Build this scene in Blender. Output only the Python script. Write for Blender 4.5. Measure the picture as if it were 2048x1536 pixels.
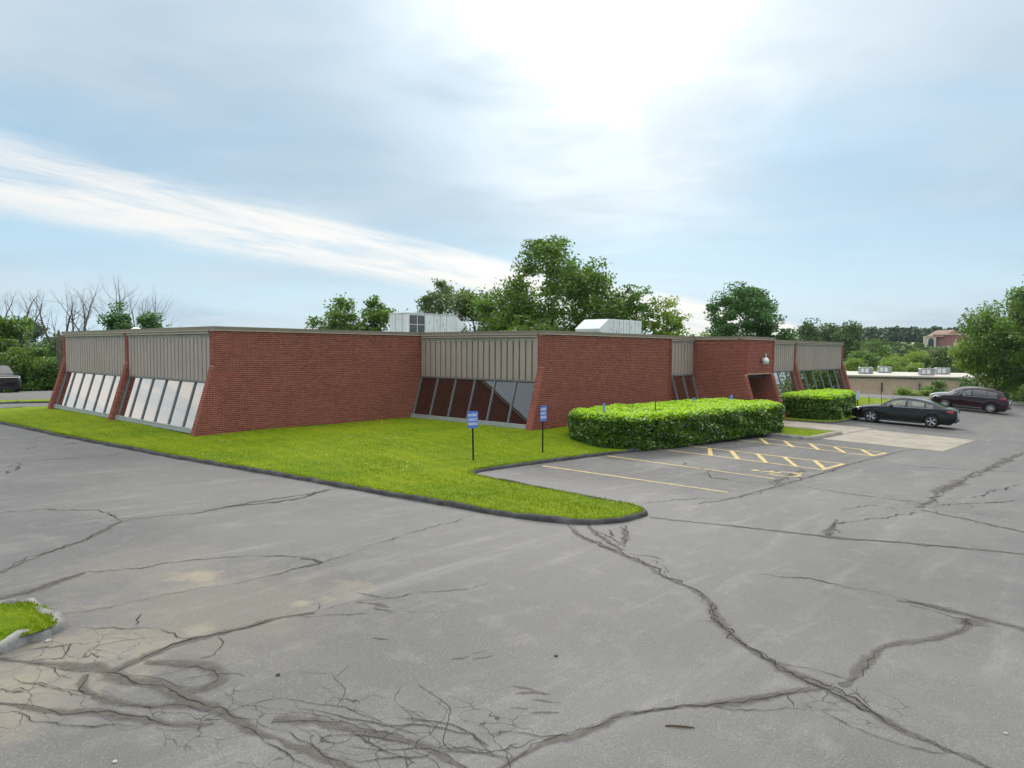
import bpy, math, random
import numpy as np
from mathutils import Vector, Matrix
from mathutils.geometry import delaunay_2d_cdt

for o in list(bpy.data.objects):
    bpy.data.objects.remove(o)
scene = bpy.context.scene
col = scene.collection
R = math.radians

# ------------------------------------------------------------------ camera
# world axes: X runs along the long brick walls, Y along the window facades
FPX, PITCH, ROLL, YAW, CAMZ = 1434.0, .04727, .00725, .733, 3.05
cd = bpy.data.cameras.new('camera')
cd.sensor_width = 36.0
cd.lens = 36.0 * FPX / 2048.0
cd.clip_end = 6000
cam = bpy.data.objects.new('camera', cd)
col.objects.link(cam)
_r = Vector((math.sin(YAW), -math.cos(YAW), 0))
_f = Vector((math.cos(YAW) * math.cos(PITCH), math.sin(YAW) * math.cos(PITCH), -math.sin(PITCH)))
_u = _r.cross(_f)
_r2 = _r * math.cos(ROLL) + _u * math.sin(ROLL)
_u2 = -_r * math.sin(ROLL) + _u * math.cos(ROLL)
cam.matrix_world = Matrix(((_r2.x, _u2.x, -_f.x, 0), (_r2.y, _u2.y, -_f.y, 0), (_r2.z, _u2.z, -_f.z, CAMZ), (0, 0, 0, 1)))
scene.camera = cam


def ray(u, v):
    u -= 1024; v -= 768
    uu = u * math.cos(ROLL) + v * math.sin(ROLL)
    vv = -u * math.sin(ROLL) + v * math.cos(ROLL)
    x = uu / FPX; cz = -vv / FPX
    y = math.cos(PITCH) + cz * math.sin(PITCH)
    z = -math.sin(PITCH) + cz * math.cos(PITCH)
    return (x * math.sin(YAW) + y * math.cos(YAW), -x * math.cos(YAW) + y * math.sin(YAW), z)


SLOPE = .0146


def g(a, b):
    """height of the parking lot: falls to the right and, further right, away from the building"""
    return -SLOPE * (a - 11.7) - .0014 * np.clip(a - 14.0, 0, 60) * np.clip(12.0 - b, 0, 12)


def P(u, v, dz=0.0):
    """a point of the photograph on the lot surface (raised by dz)"""
    da, db, dc = ray(u, v)
    t = (CAMZ - SLOPE * 11.7 - dz) / (-dc - SLOPE * da)
    for _ in range(12):
        t = (CAMZ - float(g(t * da, t * db)) - dz) / -dc
    return Vector((t * da, t * db, CAMZ + t * dc))


def D(u, v, depth):
    """a point at a known distance in front of the camera"""
    da, db, dc = ray(u, v)
    t = depth / (da * math.cos(YAW) + db * math.sin(YAW))
    return Vector((t * da, t * db, CAMZ + t * dc))


# ------------------------------------------------------------------ world, sun, exposure
scene.view_settings.view_transform = 'Standard'
scene.view_settings.look = 'None'
scene.view_settings.gamma = 1.0
scene.view_settings.use_curve_mapping = False
scene.view_settings.exposure = 0.2
scene.render.engine = 'CYCLES'

SUN_EL = R(27.0)
sd = ray(1200, 400)
SUN_AZ = math.atan2(sd[1], sd[0])
sun_dir = Vector((math.cos(SUN_AZ) * math.cos(SUN_EL), math.sin(SUN_AZ) * math.cos(SUN_EL), math.sin(SUN_EL)))
sl = bpy.data.lights.new('sun', 'SUN')
sl.energy = 1.1
sl.angle = R(16.0)
sl.color = (1.0, .95, .87)
sun = bpy.data.objects.new('sun', sl)
col.objects.link(sun)
sun.rotation_euler = sun_dir.to_track_quat('Z', 'Y').to_euler()

world = bpy.data.worlds.new('World')
scene.world = world
world.use_nodes = True
wt = world.node_tree
wt.nodes.clear()


class NT:
    """tiny helper to write node trees as expressions"""
    def __init__(s, tree): s.t = tree
    def n(s, kind, **kw):
        nd = s.t.nodes.new(kind)
        for k, v in kw.items(): setattr(nd, k, v)
        return nd
    def put(s, sock, v):
        if hasattr(v, 'is_output'): s.t.links.new(v, sock)
        elif v is not None: sock.default_value = v
    def m(s, op, a, b=None, c=None, clamp=False):
        nd = s.n('ShaderNodeMath', operation=op, use_clamp=clamp)
        for i, x in enumerate((a, b, c)):
            if x is not None: s.put(nd.inputs[i], x)
        return nd.outputs[0]
    def vm(s, op, a, b=None, out=0):
        nd = s.n('ShaderNodeVectorMath', operation=op)
        s.put(nd.inputs[0], a)
        if b is not None: s.put(nd.inputs[1], b)
        return nd.outputs['Value'] if op in ('DOT_PRODUCT', 'LENGTH', 'DISTANCE') else nd.outputs[0]
    def mix(s, f, a, b, blend='MIX'):
        nd = s.n('ShaderNodeMix', data_type='RGBA', blend_type=blend)
        s.put(nd.inputs[0], f)
        s.put(nd.inputs[6], a if hasattr(a, 'is_output') else (*a, 1)[:4])
        s.put(nd.inputs[7], b if hasattr(b, 'is_output') else (*b, 1)[:4])
        return nd.outputs[2]
    def noise(s, vec, scale, detail=4, rough=.55, dist=0, dims='3D'):
        nd = s.n('ShaderNodeTexNoise', noise_dimensions=dims)
        if vec is not None: s.put(nd.inputs['Vector'], vec)
        nd.inputs['Scale'].default_value = scale
        nd.inputs['Detail'].default_value = detail
        nd.inputs['Roughness'].default_value = rough
        nd.inputs['Distortion'].default_value = dist
        return nd.outputs['Fac']
    def ramp(s, x, lo, hi, a=0.0, b=1.0, smooth=True):
        nd = s.n('ShaderNodeMapRange', interpolation_type='SMOOTHSTEP' if smooth else 'LINEAR')
        s.put(nd.inputs[0], x)
        nd.inputs[1].default_value = lo; nd.inputs[2].default_value = hi
        nd.inputs[3].default_value = a; nd.inputs[4].default_value = b
        return nd.outputs[0]
    def mapv(s, vec, loc=(0, 0, 0), rot=(0, 0, 0), sc=(1, 1, 1)):
        nd = s.n('ShaderNodeMapping')
        s.put(nd.inputs[0], vec)
        nd.inputs[1].default_value = loc; nd.inputs[2].default_value = rot; nd.inputs[3].default_value = sc
        return nd.outputs[0]


w = NT(wt)
tc = w.n('ShaderNodeTexCoord')
dirv = w.vm('NORMALIZE', tc.outputs['Generated'])
sky = w.n('ShaderNodeTexSky', sky_type='NISHITA', sun_disc=False, sun_elevation=SUN_EL,
          sun_rotation=math.pi / 2 - SUN_AZ, air_density=1.0, dust_density=1.5, ozone_density=1.2)
sep = w.n('ShaderNodeSeparateXYZ')
w.put(sep.inputs[0], dirv)
up = w.m('MAXIMUM', sep.outputs[2], 0.0)
# cloud layers live on a flat sheet high above: project the direction on it
inv = w.m('DIVIDE', 1.0, w.m('ADD', up, .13))
cmb = w.n('ShaderNodeCombineXYZ')
w.put(cmb.inputs[0], w.m('MULTIPLY', sep.outputs[0], inv))
w.put(cmb.inputs[1], w.m('MULTIPLY', sep.outputs[1], inv))
sheet = w.mapv(cmb.outputs[0], rot=(0, 0, -YAW))
n1 = w.noise(w.mapv(sheet, sc=(.42, .30, 1), loc=(3.1, 1.7, 0)), 1.0, 4, .50, .25)
n2 = w.noise(w.mapv(sheet, sc=(1.0, .8, 1), loc=(7.3, 2.2, 0)), 1.0, 5, .52, .35)
blue = w.mix(w.ramp(up, 0.0, .30), (.53, .70, .80), (.27, .485, .68))
grey = w.mix(w.ramp(n2, .3, .7), (.345, .475, .59), (.545, .63, .70))
veil = w.ramp(w.m('ADD', n1, w.m('MULTIPLY', w.ramp(up, .04, .38), .20)), .40, .66)
vis = w.mix(w.m('MULTIPLY', veil, .9), blue, grey)
# a long bank of bright cirrus crossing the sky
b1 = Vector(ray(-10, 350)).normalized(); b2 = Vector(ray(1010, 566)).normalized()
bn = b1.cross(b2).normalized()
bt = (b2 - b1).normalized()
bw = bn.cross(bt)
dist = w.vm('DOT_PRODUCT', dirv, tuple(bn))
along = w.vm('DOT_PRODUCT', dirv, tuple(bt))
cb = w.n('ShaderNodeCombineXYZ')
w.put(cb.inputs[0], w.m('MULTIPLY', along, 3.0)); w.put(cb.inputs[1], w.m('MULTIPLY', dist, 26.0))
nb = w.noise(w.mapv(cb.outputs[0], rot=(0, 0, .25)), 1.7, 7, .62, .5)
wob = w.m('MULTIPLY', w.m('SUBTRACT', w.noise(cb.outputs[0], .8, 4, .6), .5), .055)
half = w.m('ADD', w.ramp(along, -.40, .45, .052, .026, False), w.ramp(along, -.45, -1.0, 0.0, .34))
core = w.m('DIVIDE', w.m('ABSOLUTE', w.m('ADD', dist, wob)), half)
band = w.m('MULTIPLY', w.ramp(core, 1.15, .4), w.ramp(nb, .22, .62))
band = w.m('MULTIPLY', band, w.ramp(w.vm('DOT_PRODUCT', dirv, tuple((b1 + b2).normalized())), .2, .6))
vis = w.mix(w.m('MULTIPLY', band, .95), vis, (.82, .81, .785))
# glow of the sun behind the thin cloud
cs = w.m('MAXIMUM', w.vm('DOT_PRODUCT', dirv, tuple(sun_dir)), 0.0)
gmod = w.ramp(w.noise(w.mapv(sheet, sc=(1.6, 1.2, 1), loc=(1.3, 5.2, 0)), 1.0, 5, .55, .5), .30, .70, .45, 1.45)
glow = w.m('ADD', w.m('MULTIPLY', w.m('POWER', cs, 240.0), 2.2), w.m('MULTIPLY', w.m('POWER', cs, 30.0), .42))
glow = w.m('MULTIPLY', glow, gmod)
gc = w.n('ShaderNodeCombineXYZ')
w.put(gc.inputs[0], w.m('MULTIPLY', glow, 1.0)); w.put(gc.inputs[1], w.m('MULTIPLY', glow, .97)); w.put(gc.inputs[2], w.m('MULTIPLY', glow, .90))
vis = w.vm('ADD', vis, gc.outputs[0])
# an overcast sky is brighter overhead than low down
vis = w.mix(w.ramp(sep.outputs[2], .36, .85), vis, (.72, .70, .67))
vis = w.vm('SCALE', vis)
w.put(vis.node.inputs['Scale'], w.ramp(sep.outputs[2], .38, .95, 1.0, 2.9))
# below the horizon: muted ground colour
vis = w.mix(w.ramp(sep.outputs[2], -.06, -.01), (.16, .18, .14), vis)
vis10 = w.vm('SCALE', vis)
vis10.node.inputs['Scale'].default_value = 9.0
tot = w.mix(.96, sky.outputs[0], vis10)
bg = w.n('ShaderNodeBackground')
w.put(bg.inputs[0], tot)
bg.inputs[1].default_value = .115
wo = w.n('ShaderNodeOutputWorld')
wt.links.new(bg.outputs[0], wo.inputs[0])


# ------------------------------------------------------------------ helpers
def tag(o, label=None, cat=None, group=None, kind=None):
    if label: o['label'] = label
    if cat: o['category'] = cat
    if group: o['group'] = group
    if kind: o['kind'] = kind
    return o


def link(o, parent=None):
    col.objects.link(o)
    if parent is not None: o.parent = parent
    return o


def empty(name, loc=(0, 0, 0), rz=0.0):
    o = bpy.data.objects.new(name, None)
    o.location = loc; o.rotation_euler = (0, 0, rz); o.empty_display_size = .2
    return link(o)


def mesh(name, verts, faces, mat=None, smooth=False, attrs=None):
    """verts Nx3, faces list of tuples or MxK int array"""
    me = bpy.data.meshes.new(name)
    if isinstance(faces, np.ndarray):
        verts = np.asarray(verts, np.float32)
        M, K = faces.shape
        me.vertices.add(len(verts)); me.vertices.foreach_set('co', verts.ravel())
        me.loops.add(M * K); me.loops.foreach_set('vertex_index', faces.astype(np.int32).ravel())
        me.polygons.add(M)
        me.polygons.foreach_set('loop_start', np.arange(0, M * K, K, dtype=np.int32))
        me.update(calc_edges=True)
    else:
        me.from_pydata([tuple(v) for v in verts], [], faces)
        me.update()
    if smooth: me.polygons.foreach_set('use_smooth', [True] * len(me.polygons))
    if attrs:
        for k, arr in attrs.items():
            at = me.attributes.new(k, 'FLOAT', 'POINT')
            at.data.foreach_set('value', np.asarray(arr, np.float32))
    if mat is not None: me.materials.append(mat)
    return me


def obj(name, verts, faces, mat=None, parent=None, loc=None, rz=0.0, smooth=False, attrs=None):
    me = verts if isinstance(verts, bpy.types.Mesh) else mesh(name, verts, faces, mat, smooth, attrs)
    o = bpy.data.objects.new(name, me)
    if loc is not None: o.location = loc
    o.rotation_euler[2] = rz
    return link(o, parent)


class MB:
    """collects simple shapes into one mesh"""
    def __init__(s): s.v = []; s.f = []
    def add(s, v, f):
        k = len(s.v); s.v += [tuple(p) for p in v]; s.f += [tuple(i + k for i in q) for q in f]; return s
    def box(s, c, size, rot=None):
        x, y, z = [d / 2 for d in size]
        vs = [Vector((sx * x, sy * y, sz * z)) for sz in (-1, 1) for sy in (-1, 1) for sx in (-1, 1)]
        if rot is not None: vs = [rot @ p for p in vs]
        c = Vector(c)
        return s.add([p + c for p in vs], [(0, 2, 3, 1), (4, 5, 7, 6), (0, 1, 5, 4), (2, 6, 7, 3), (0, 4, 6, 2), (1, 3, 7, 5)])
    def bevbox(s, c, size, bev=.01, rot=None):
        x, y, z = [d / 2 for d in size]
        b = min(bev, x * .9, y * .9, z * .9)
        vs = []
        for zz, k in ((-z, 1), (-z + b, 0), (z - b, 0), (z, 1)):
            xx, yy = x - b * k, y - b * k
            for px, py in ((xx, -yy + b * (1 - k)), (xx, yy - b * (1 - k)), (xx - b * (1 - k), yy), (-xx + b * (1 - k), yy),
                           (-xx, yy - b * (1 - k)), (-xx, -yy + b * (1 - k)), (-xx + b * (1 - k), -yy), (xx - b * (1 - k), -yy)):
                vs.append(Vector((px, py, zz)))
        if rot is not None: vs = [rot @ p for p in vs]
        c = Vector(c)
        fs = [tuple(range(7, -1, -1)), tuple(range(24, 32))]
        for r in range(3):
            for i in range(8):
                j = (i + 1) % 8
                fs.append((r * 8 + i, r * 8 + j, r * 8 + 8 + j, r * 8 + 8 + i))
        return s.add([p + c for p in vs], fs)
    def tube(s, pts, rad, n=6, cap=True):
        pts = [Vector(p) for p in pts]
        rads = rad if isinstance(rad, (list, tuple)) else [rad] * len(pts)
        k = len(s.v)
        for i, p in enumerate(pts):
            t = (pts[min(i + 1, len(pts) - 1)] - pts[max(i - 1, 0)]).normalized()
            a = t.orthogonal().normalized() if i == 0 else (pa - t * pa.dot(t)).normalized()
            pa = a
            b = t.cross(a)
            for j in range(n):
                q = 2 * math.pi * j / n
                s.v.append(tuple(p + (a * math.cos(q) + b * math.sin(q)) * rads[i]))
        for i in range(len(pts) - 1):
            for j in range(n):
                s.f.append((k + i * n + j, k + i * n + (j + 1) % n, k + (i + 1) * n + (j + 1) % n, k + (i + 1) * n + j))
        if cap:
            s.f.append(tuple(k + j for j in range(n - 1, -1, -1)))
            e = k + (len(pts) - 1) * n
            s.f.append(tuple(e + j for j in range(n)))
        return s
    def lathe(s, prof, n=16, c=(0, 0, 0), axis='Z'):
        k = len(s.v)
        for r, h in prof:
            for j in range(n):
                q = 2 * math.pi * j / n
                x, y = r * math.cos(q), r * math.sin(q)
                p = (x, y, h) if axis == 'Z' else ((x, h, y) if axis == 'Y' else (h, x, y))
                s.v.append((p[0] + c[0], p[1] + c[1], p[2] + c[2]))
        for i in range(len(prof) - 1):
            for j in range(n):
                q = (k + i * n + j, k + i * n + (j + 1) % n, k + (i + 1) * n + (j + 1) % n, k + (i + 1) * n + j)
                s.f.append(q if axis != 'Y' else q[::-1])
        return s
    def prism(s, poly, z0, z1):
        n = len(poly); k = len(s.v)
        s.v += [(p[0], p[1], z0) for p in poly] + [(p[0], p[1], z1) for p in poly]
        s.f.append(tuple(k + i for i in range(n - 1, -1, -1))); s.f.append(tuple(k + n + i for i in range(n)))
        for i in range(n):
            j = (i + 1) % n
            s.f.append((k + i, k + j, k + n + j, k + n + i))
        return s
    def build(s, name, mat, parent=None, loc=None, rz=0.0, smooth=False):
        return obj(name, mesh(name, s.v, s.f, mat, smooth), None, None, parent, loc, rz)


def copy_tree(o, parent=None):
    c = o.copy(); col.objects.link(c); c.parent = parent
    for ch in list(o.children): copy_tree(ch, c)
    return c


# ------------------------------------------------------------------ materials
def material(name):
    m = bpy.data.materials.new(name); m.use_nodes = True
    t = NT(m.node_tree); t.t.nodes.clear()
    out = t.n('ShaderNodeOutputMaterial')
    return m, t, out


def bsdf(t, out, color, rough=.6, metal=0.0, spec=.5, bump=None, bstr=.3, bdist=.01, coat=0.0):
    b = t.n('ShaderNodeBsdfPrincipled')
    t.put(b.inputs['Base Color'], color if hasattr(color, 'is_output') else (*color, 1)[:4])
    t.put(b.inputs['Roughness'], rough)
    b.inputs['Metallic'].default_value = metal
    b.inputs['Specular IOR Level'].default_value = spec
    if coat: b.inputs['Coat Weight'].default_value = coat; b.inputs['Coat Roughness'].default_value = .03
    if bump is not None:
        bp = t.n('ShaderNodeBump'); bp.inputs['Strength'].default_value = bstr; bp.inputs['Distance'].default_value = bdist
        t.put(bp.inputs['Height'], bump); t.put(b.inputs['Normal'], bp.outputs[0])
    t.t.links.new(b.outputs[0], out.inputs[0])
    return b


def gpos(t):
    return t.n('ShaderNodeNewGeometry').outputs['Position']


def simple(name, color, rough=.6, metal=0.0, var=.12, scale=3.0, spec=.5, coat=0.0, fine=0.0):
    m, t, out = material(name)
    p = gpos(t)
    f = t.ramp(t.noise(p, scale, 5, .6), .3, .7)
    c = t.mix(f, tuple(x * (1 - var) for x in color), tuple(min(1, x * (1 + var)) for x in color))
    bump = t.noise(p, scale * 12, 3, .6) if fine else None
    bsdf(t, out, c, rough, metal, spec, bump, fine, .01, coat)
    return m


M = {}
# asphalt ---------------------------------------------------------------
m, t, out = material('asphalt')
p = gpos(t)
big = t.noise(p, .22, 4, .6, .4)
streak = t.noise(t.mapv(p, rot=(0, 0, .55), sc=(.35, 2.2, 1)), .9, 5, .65, .6)
mid = t.noise(p, 2.6, 5, .65)
grain = t.noise(p, 70, 2, .7)
peb = t.n('ShaderNodeTexVoronoi'); t.put(peb.inputs['Vector'], p); peb.inputs['Scale'].default_value = 95
c = t.mix(t.ramp(big, .3, .72), (.098, .096, .094), (.168, .164, .159))
sp = t.n('ShaderNodeSeparateXYZ'); t.put(sp.inputs[0], p)
edge_n = t.m('MULTIPLY', t.m('SUBTRACT', t.noise(p, .5, 4, .6), .5), 3.0)
stall = t.m('MULTIPLY', t.ramp(t.m('ADD', sp.outputs[1], edge_n), 5.2, 8.0), t.m('MULTIPLY', t.ramp(sp.outputs[0], 12.0, 14.5), t.ramp(sp.outputs[1], 14, 13)))
farlane = t.m('MULTIPLY', t.ramp(t.m('ADD', sp.outputs[0], edge_n), 16.0, 34.0), .42)
c = t.mix(t.m('MULTIPLY', t.m('MAXIMUM', stall, farlane), .85), c, (.070, .069, .068))
leftl = t.m('MULTIPLY', t.ramp(t.m('ADD', sp.outputs[1], edge_n), 11.0, 20.0), t.ramp(sp.outputs[0], 9.5, 8.0, 0, .35))
c = t.mix(leftl, c, (.085, .082, .081))
c = t.mix(t.m('MULTIPLY', t.ramp(streak, .50, .78), .32), c, (.33, .318, .30))
c = t.mix(t.m('MULTIPLY', t.ramp(streak, .46, .22), .50), c, (.12, .115, .11))
c = t.mix(t.m('MULTIPLY', t.ramp(mid, .50, .74), .20), c, (.32, .305, .285))
c = t.mix(t.m('MULTIPLY', t.ramp(t.noise(p, .75, 6, .68, .8), .56, .72), .45), c, (.125, .119, .112))
c = t.mix(t.m('MULTIPLY', t.ramp(t.noise(p, 9, 4, .7), .55, .75), .35), c, (.13, .125, .118))
c = t.mix(t.m('MULTIPLY', t.ramp(grain, .52, .80), .50), c, (.42, .415, .405))
c = t.mix(t.m('MULTIPLY', t.ramp(grain, .48, .24), .60), c, (.085, .084, .085))
c = t.mix(t.m('MULTIPLY', t.ramp(peb.outputs['Color'].node.outputs['Distance'], .0, .35, .35, 0), .8), c, (.40, .395, .38))
vor = t.n('ShaderNodeTexVoronoi', feature='DISTANCE_TO_EDGE'); vor.inputs['Scale'].default_value = 3.4; vor.inputs['Randomness'].default_value = 1.0
t.put(vor.inputs['Vector'], t.vm('ADD', t.mapv(p, sc=(1, .62, 0), rot=(0, 0, .5)), t.vm('SCALE', t.n('ShaderNodeTexNoise').outputs['Color'])))
wn = vor.inputs['Vector'].links[0].from_node.inputs[1].links[0].from_node; wn.inputs['Scale'].default_value = .16
wx = wn.inputs[0].links[0].from_node; wx.inputs['Scale'].default_value = 5.0; t.put(wx.inputs['Vector'], p)
net = t.ramp(t.m('ADD', vor.outputs[0], t.m('MULTIPLY', t.m('SUBTRACT', mid, .5), .030)), .017, .004)
zone = None
for (u, v, rr) in ((660, 1490, 1.0), (880, 1485, .8), (130, 1300, .7), (70, 1390, .75), (430, 1440, .6), (1215, 1074, .7), (640, 1124, .5), (290, 1400, .6), (1860, 1010, 1.6), (1690, 1400, .5)):
    q = P(u, v)
    zz_ = t.ramp(t.m('ADD', t.m('DIVIDE', t.vm('DISTANCE', t.mapv(p, sc=(1, 1, 0)), (q.x, q.y, 0)), rr), t.m('MULTIPLY', t.m('SUBTRACT', t.noise(p, 1.6, 3), .5), 1.6)), 1.05, .55)
    zone = zz_ if zone is None else t.m('MAXIMUM', zone, zz_)
crk = t.m('MULTIPLY', net, zone)
# tan silt left by puddles, around the worn left part of the lot
for (u, v, rr, k) in ((398, 1152, .34, .75), (604, 1208, .16, .75), (395, 1262, .22, .6), (150, 1318, 1.1, .45), (430, 1225, 1.9, .33), (300, 1130, 1.5, .22), (60, 1400, .8, .4), (700, 1180, .5, .3)):
    q = P(u, v)
    dd = t.vm('DISTANCE', t.mapv(p, sc=(1, 1, 0)), (q.x, q.y, 0))
    f = t.m('MULTIPLY', t.ramp(t.m('ADD', t.m('DIVIDE', dd, rr), t.m('MULTIPLY', t.m('SUBTRACT', mid, .5), 2.2)), 1.05, .25), k)
    c = t.mix(t.m('MULTIPLY', f, .7), c, (.33, .285, .20))
c = t.mix(t.m('MULTIPLY', crk, .8), c, (.025, .023, .021))
bsdf(t, out, c, t.ramp(big, .2, .8, .62, .82), 0, .35, t.m('ADD', grain, t.m('MULTIPLY', mid, .6)), .45, .012)
M['asphalt'] = m

# crack filler strips: ragged edges from a stored cross coordinate
def crackmat(name, color, soft, strength, lo=.30, hi=None):
    m, t, out = material(name)
    p = gpos(t)
    at = t.n('ShaderNodeAttribute', attribute_name='edge')
    nz = t.noise(p, 9 if soft else 30, 5, .7)
    f = t.ramp(t.m('ADD', at.outputs['Fac'], t.m('MULTIPLY', t.m('SUBTRACT', nz, .5), 1.3 if soft else .7)), lo, hi or (.95 if soft else .5), 0, strength)
    b = t.n('ShaderNodeBsdfPrincipled')
    cc = t.mix(t.ramp(t.noise(p, 14, 5, .7), .3, .7), tuple(x * .75 for x in color), tuple(x * 1.3 for x in color))
    t.put(b.inputs['Base Color'], cc); b.inputs['Roughness'].default_value = .8; b.inputs['Specular IOR Level'].default_value = .25
    tr = t.n('ShaderNodeBsdfTransparent')
    mx = t.n('ShaderNodeMixShader'); t.put(mx.inputs[0], f)
    t.t.links.new(tr.outputs[0], mx.inputs[1]); t.t.links.new(b.outputs[0], mx.inputs[2])
    t.t.links.new(mx.outputs[0], out.inputs[0])
    return m
M['sealant'] = crackmat('crack_sealant', (.120, .108, .094), True, .66, .05)
M['crack'] = crackmat('open_crack', (.024, .022, .020), False, .85)
M['paintline'] = crackmat('yellow_marking_paint', (.60, .47, .215), False, .85, .05, .40)
M['fadedpaint'] = crackmat('worn_yellow_marking_paint', (.52, .40, .20), True, .62)

# concrete
m, t, out = material('concrete')
p = gpos(t)
c = t.mix(t.ramp(t.noise(p, 1.2, 5, .65), .3, .7), (.25, .222, .18), (.345, .312, .26))
c = t.mix(t.m('MULTIPLY', t.ramp(t.noise(p, 60, 2, .7), .5, .75), .35), c, (.42, .40, .35))
c = t.mix(t.m('MULTIPLY', t.ramp(t.noise(p, 3.7, 5, .7), .58, .75), .45), c, (.16, .145, .12))
bsdf(t, out, c, .85, 0, .3, t.noise(p, 50, 3), .3, .01)
M['concrete'] = m
# kerb of dark rolled asphalt
m, t, out = material('asphalt_kerb')
p = gpos(t)
c = t.mix(t.ramp(t.noise(p, 3, 5, .7), .3, .7), (.035, .035, .036), (.085, .084, .082))
c = t.mix(t.m('MULTIPLY', t.ramp(t.noise(p, 1.1, 3, .6), .55, .75), .6), c, (.15, .147, .143))
bsdf(t, out, c, .85, 0, .3, t.noise(p, 30, 4, .7), .7, .02)
M['kerb'] = m

M['kerbgrey'] = simple('weathered_grey_kerb', (.24, .235, .225), .9, var=.35, scale=5, fine=.6)

def grassmat(name, c0, c1, trans=0.0):
    m, t, out = material(name)
    p = gpos(t)
    a = t.ramp(t.noise(p, .45, 4, .6), .3, .7)
    b_ = t.ramp(t.noise(p, 5, 5, .7), .3, .7)
    c = t.mix(a, c0, c1)
    c = t.mix(t.m('MULTIPLY', b_, .45), c, (c1[0] * 1.35, c1[1] * 1.22, c1[2] * 1.6))
    c = t.mix(t.m('MULTIPLY', t.ramp(t.noise(t.mapv(p, rot=(0, 0, .3), sc=(.6, 3, 1)), .8, 4, .6), .55, .75), .4), c, (c0[0] * .62, c0[1] * .72, c0[2] * .7))
    c = t.mix(t.m('MULTIPLY', t.ramp(t.noise(p, .9, 5, .7, .6), .56, .74), .42), c, (.30, .29, .05))
    wv = t.n('ShaderNodeTexWave', wave_profile='SIN'); t.put(wv.inputs['Vector'], t.mapv(p, rot=(0, 0, .12))); wv.inputs['Scale'].default_value = .55; wv.inputs['Distortion'].default_value = 1.5
    c = t.mix(t.m('MULTIPLY', wv.outputs['Fac'], .16), c, (c0[0] * .7, c0[1] * .75, c0[2]))
    if trans:
        rnd = t.n('ShaderNodeAttribute', attribute_name='tint')
        c = t.mix(rnd.outputs['Fac'], c, (.26, .235, .075))
        d = t.n('ShaderNodeBsdfDiffuse'); t.put(d.inputs[0], c)
        tl = t.n('ShaderNodeBsdfTranslucent'); t.put(tl.inputs[0], c)
        mx = t.n('ShaderNodeMixShader'); mx.inputs[0].default_value = trans
        t.t.links.new(d.outputs[0], mx.inputs[1]); t.t.links.new(tl.outputs[0], mx.inputs[2])
        t.t.links.new(mx.outputs[0], out.inputs[0])
    else:
        bsdf(t, out, c, .9, 0, .1, t.noise(p, 40, 4, .8), .8, .04)
    return m
M['lawn'] = grassmat('lawn_turf', (.108, .195, .006), (.200, .270, .006))
M['blade'] = grassmat('grass_blade', (.125, .220, .008), (.232, .310, .008), .42)
M['terrain'] = simple('far_ground', (.10, .16, .035), .95, var=.4, scale=.05, spec=.1)

# bricks: colour varies from brick to brick through the object/island random value
def brickmat(name, c0, c1):
    m, t, out = material(name)
    p = gpos(t)
    rp = t.n('ShaderNodeNewGeometry').outputs['Random Per Island']
    ro = t.n('ShaderNodeObjectInfo').outputs['Random']
    r = t.m('FRACT', t.m('ADD', t.m('MULTIPLY', rp, 1.0), t.m('MULTIPLY', ro, 3.7)))
    c = t.mix(r, c0, c1)
    c = t.mix(t.ramp(r, .86, .97, 0, .35), c, tuple(x * .5 for x in c0))
    c = t.mix(t.m('MULTIPLY', t.ramp(t.noise(p, 1.3, 4, .6), .4, .75), .28), c, (c1[0] * 1.1, c1[1] * 1.25, c1[2] * 1.25))
    bsdf(t, out, c, .85, 0, .25, t.noise(p, 60, 3), .3, .005)
    return m
M['brick'] = brickmat('red_brick', (.200, .050, .036), (.305, .084, .058))
M['mortar'] = simple('brick_mortar', (.50, .31, .25), .9, var=.15, scale=6, spec=.2)
M['siding'] = simple('taupe_metal_siding', (.36, .302, .272), .5, var=.07, scale=.8)
M['siding_dark'] = simple('siding_groove', (.04, .032, .026), .6, var=.05)
M['fascia'] = simple('bronze_fascia', (.205, .172, .13), .5, var=.06, scale=1.5)
M['fascia_trim'] = simple('pale_fascia_trim', (.46, .39, .32), .5, var=.05)
M['aluminium'] = simple('grey_aluminium_frame', (.20, .215, .225), .35, metal=.35, var=.08)
M['sill'] = simple('pale_aluminium_sill', (.42, .45, .48), .35, metal=.3, var=.08)
M['foundation'] = simple('dark_foundation', (.035, .045, .055), .8, var=.2)
m, t, out = material('tinted_mirror_glass')
p = gpos(t)
b = t.n('ShaderNodeBsdfGlossy'); b.inputs['Color'].default_value = (.92, .87, .82, 1); b.inputs['Roughness'].default_value = .012
bp = t.n('ShaderNodeBump'); bp.inputs['Strength'].default_value = .06; bp.inputs['Distance'].default_value = .05
t.put(bp.inputs['Height'], t.noise(p, .8, 2, .4)); t.put(b.inputs['Normal'], bp.outputs[0])
d = t.n('ShaderNodeBsdfDiffuse'); d.inputs[0].default_value = (.008, .007, .008, 1)
lw = t.n('ShaderNodeLayerWeight'); lw.inputs[0].default_value = .5
mx = t.n('ShaderNodeMixShader'); t.put(mx.inputs[0], t.ramp(lw.outputs['Facing'], .25, .75, .24, .85))
t.t.links.new(d.outputs[0], mx.inputs[1]); t.t.links.new(b.outputs[0], mx.inputs[2]); t.t.links.new(mx.outputs[0], out.inputs[0])
M['glass'] = m
M['roof'] = simple('gravel_roof', (.30, .29, .27), .9, var=.2, scale=4)
M['hvac'] = simple('weathered_white_sheet_metal', (.62, .67, .65), .5, var=.10, scale=1.6)
M['hvac_dark'] = simple('condenser_grille', (.085, .085, .09), .6, var=.35, scale=9)
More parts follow.
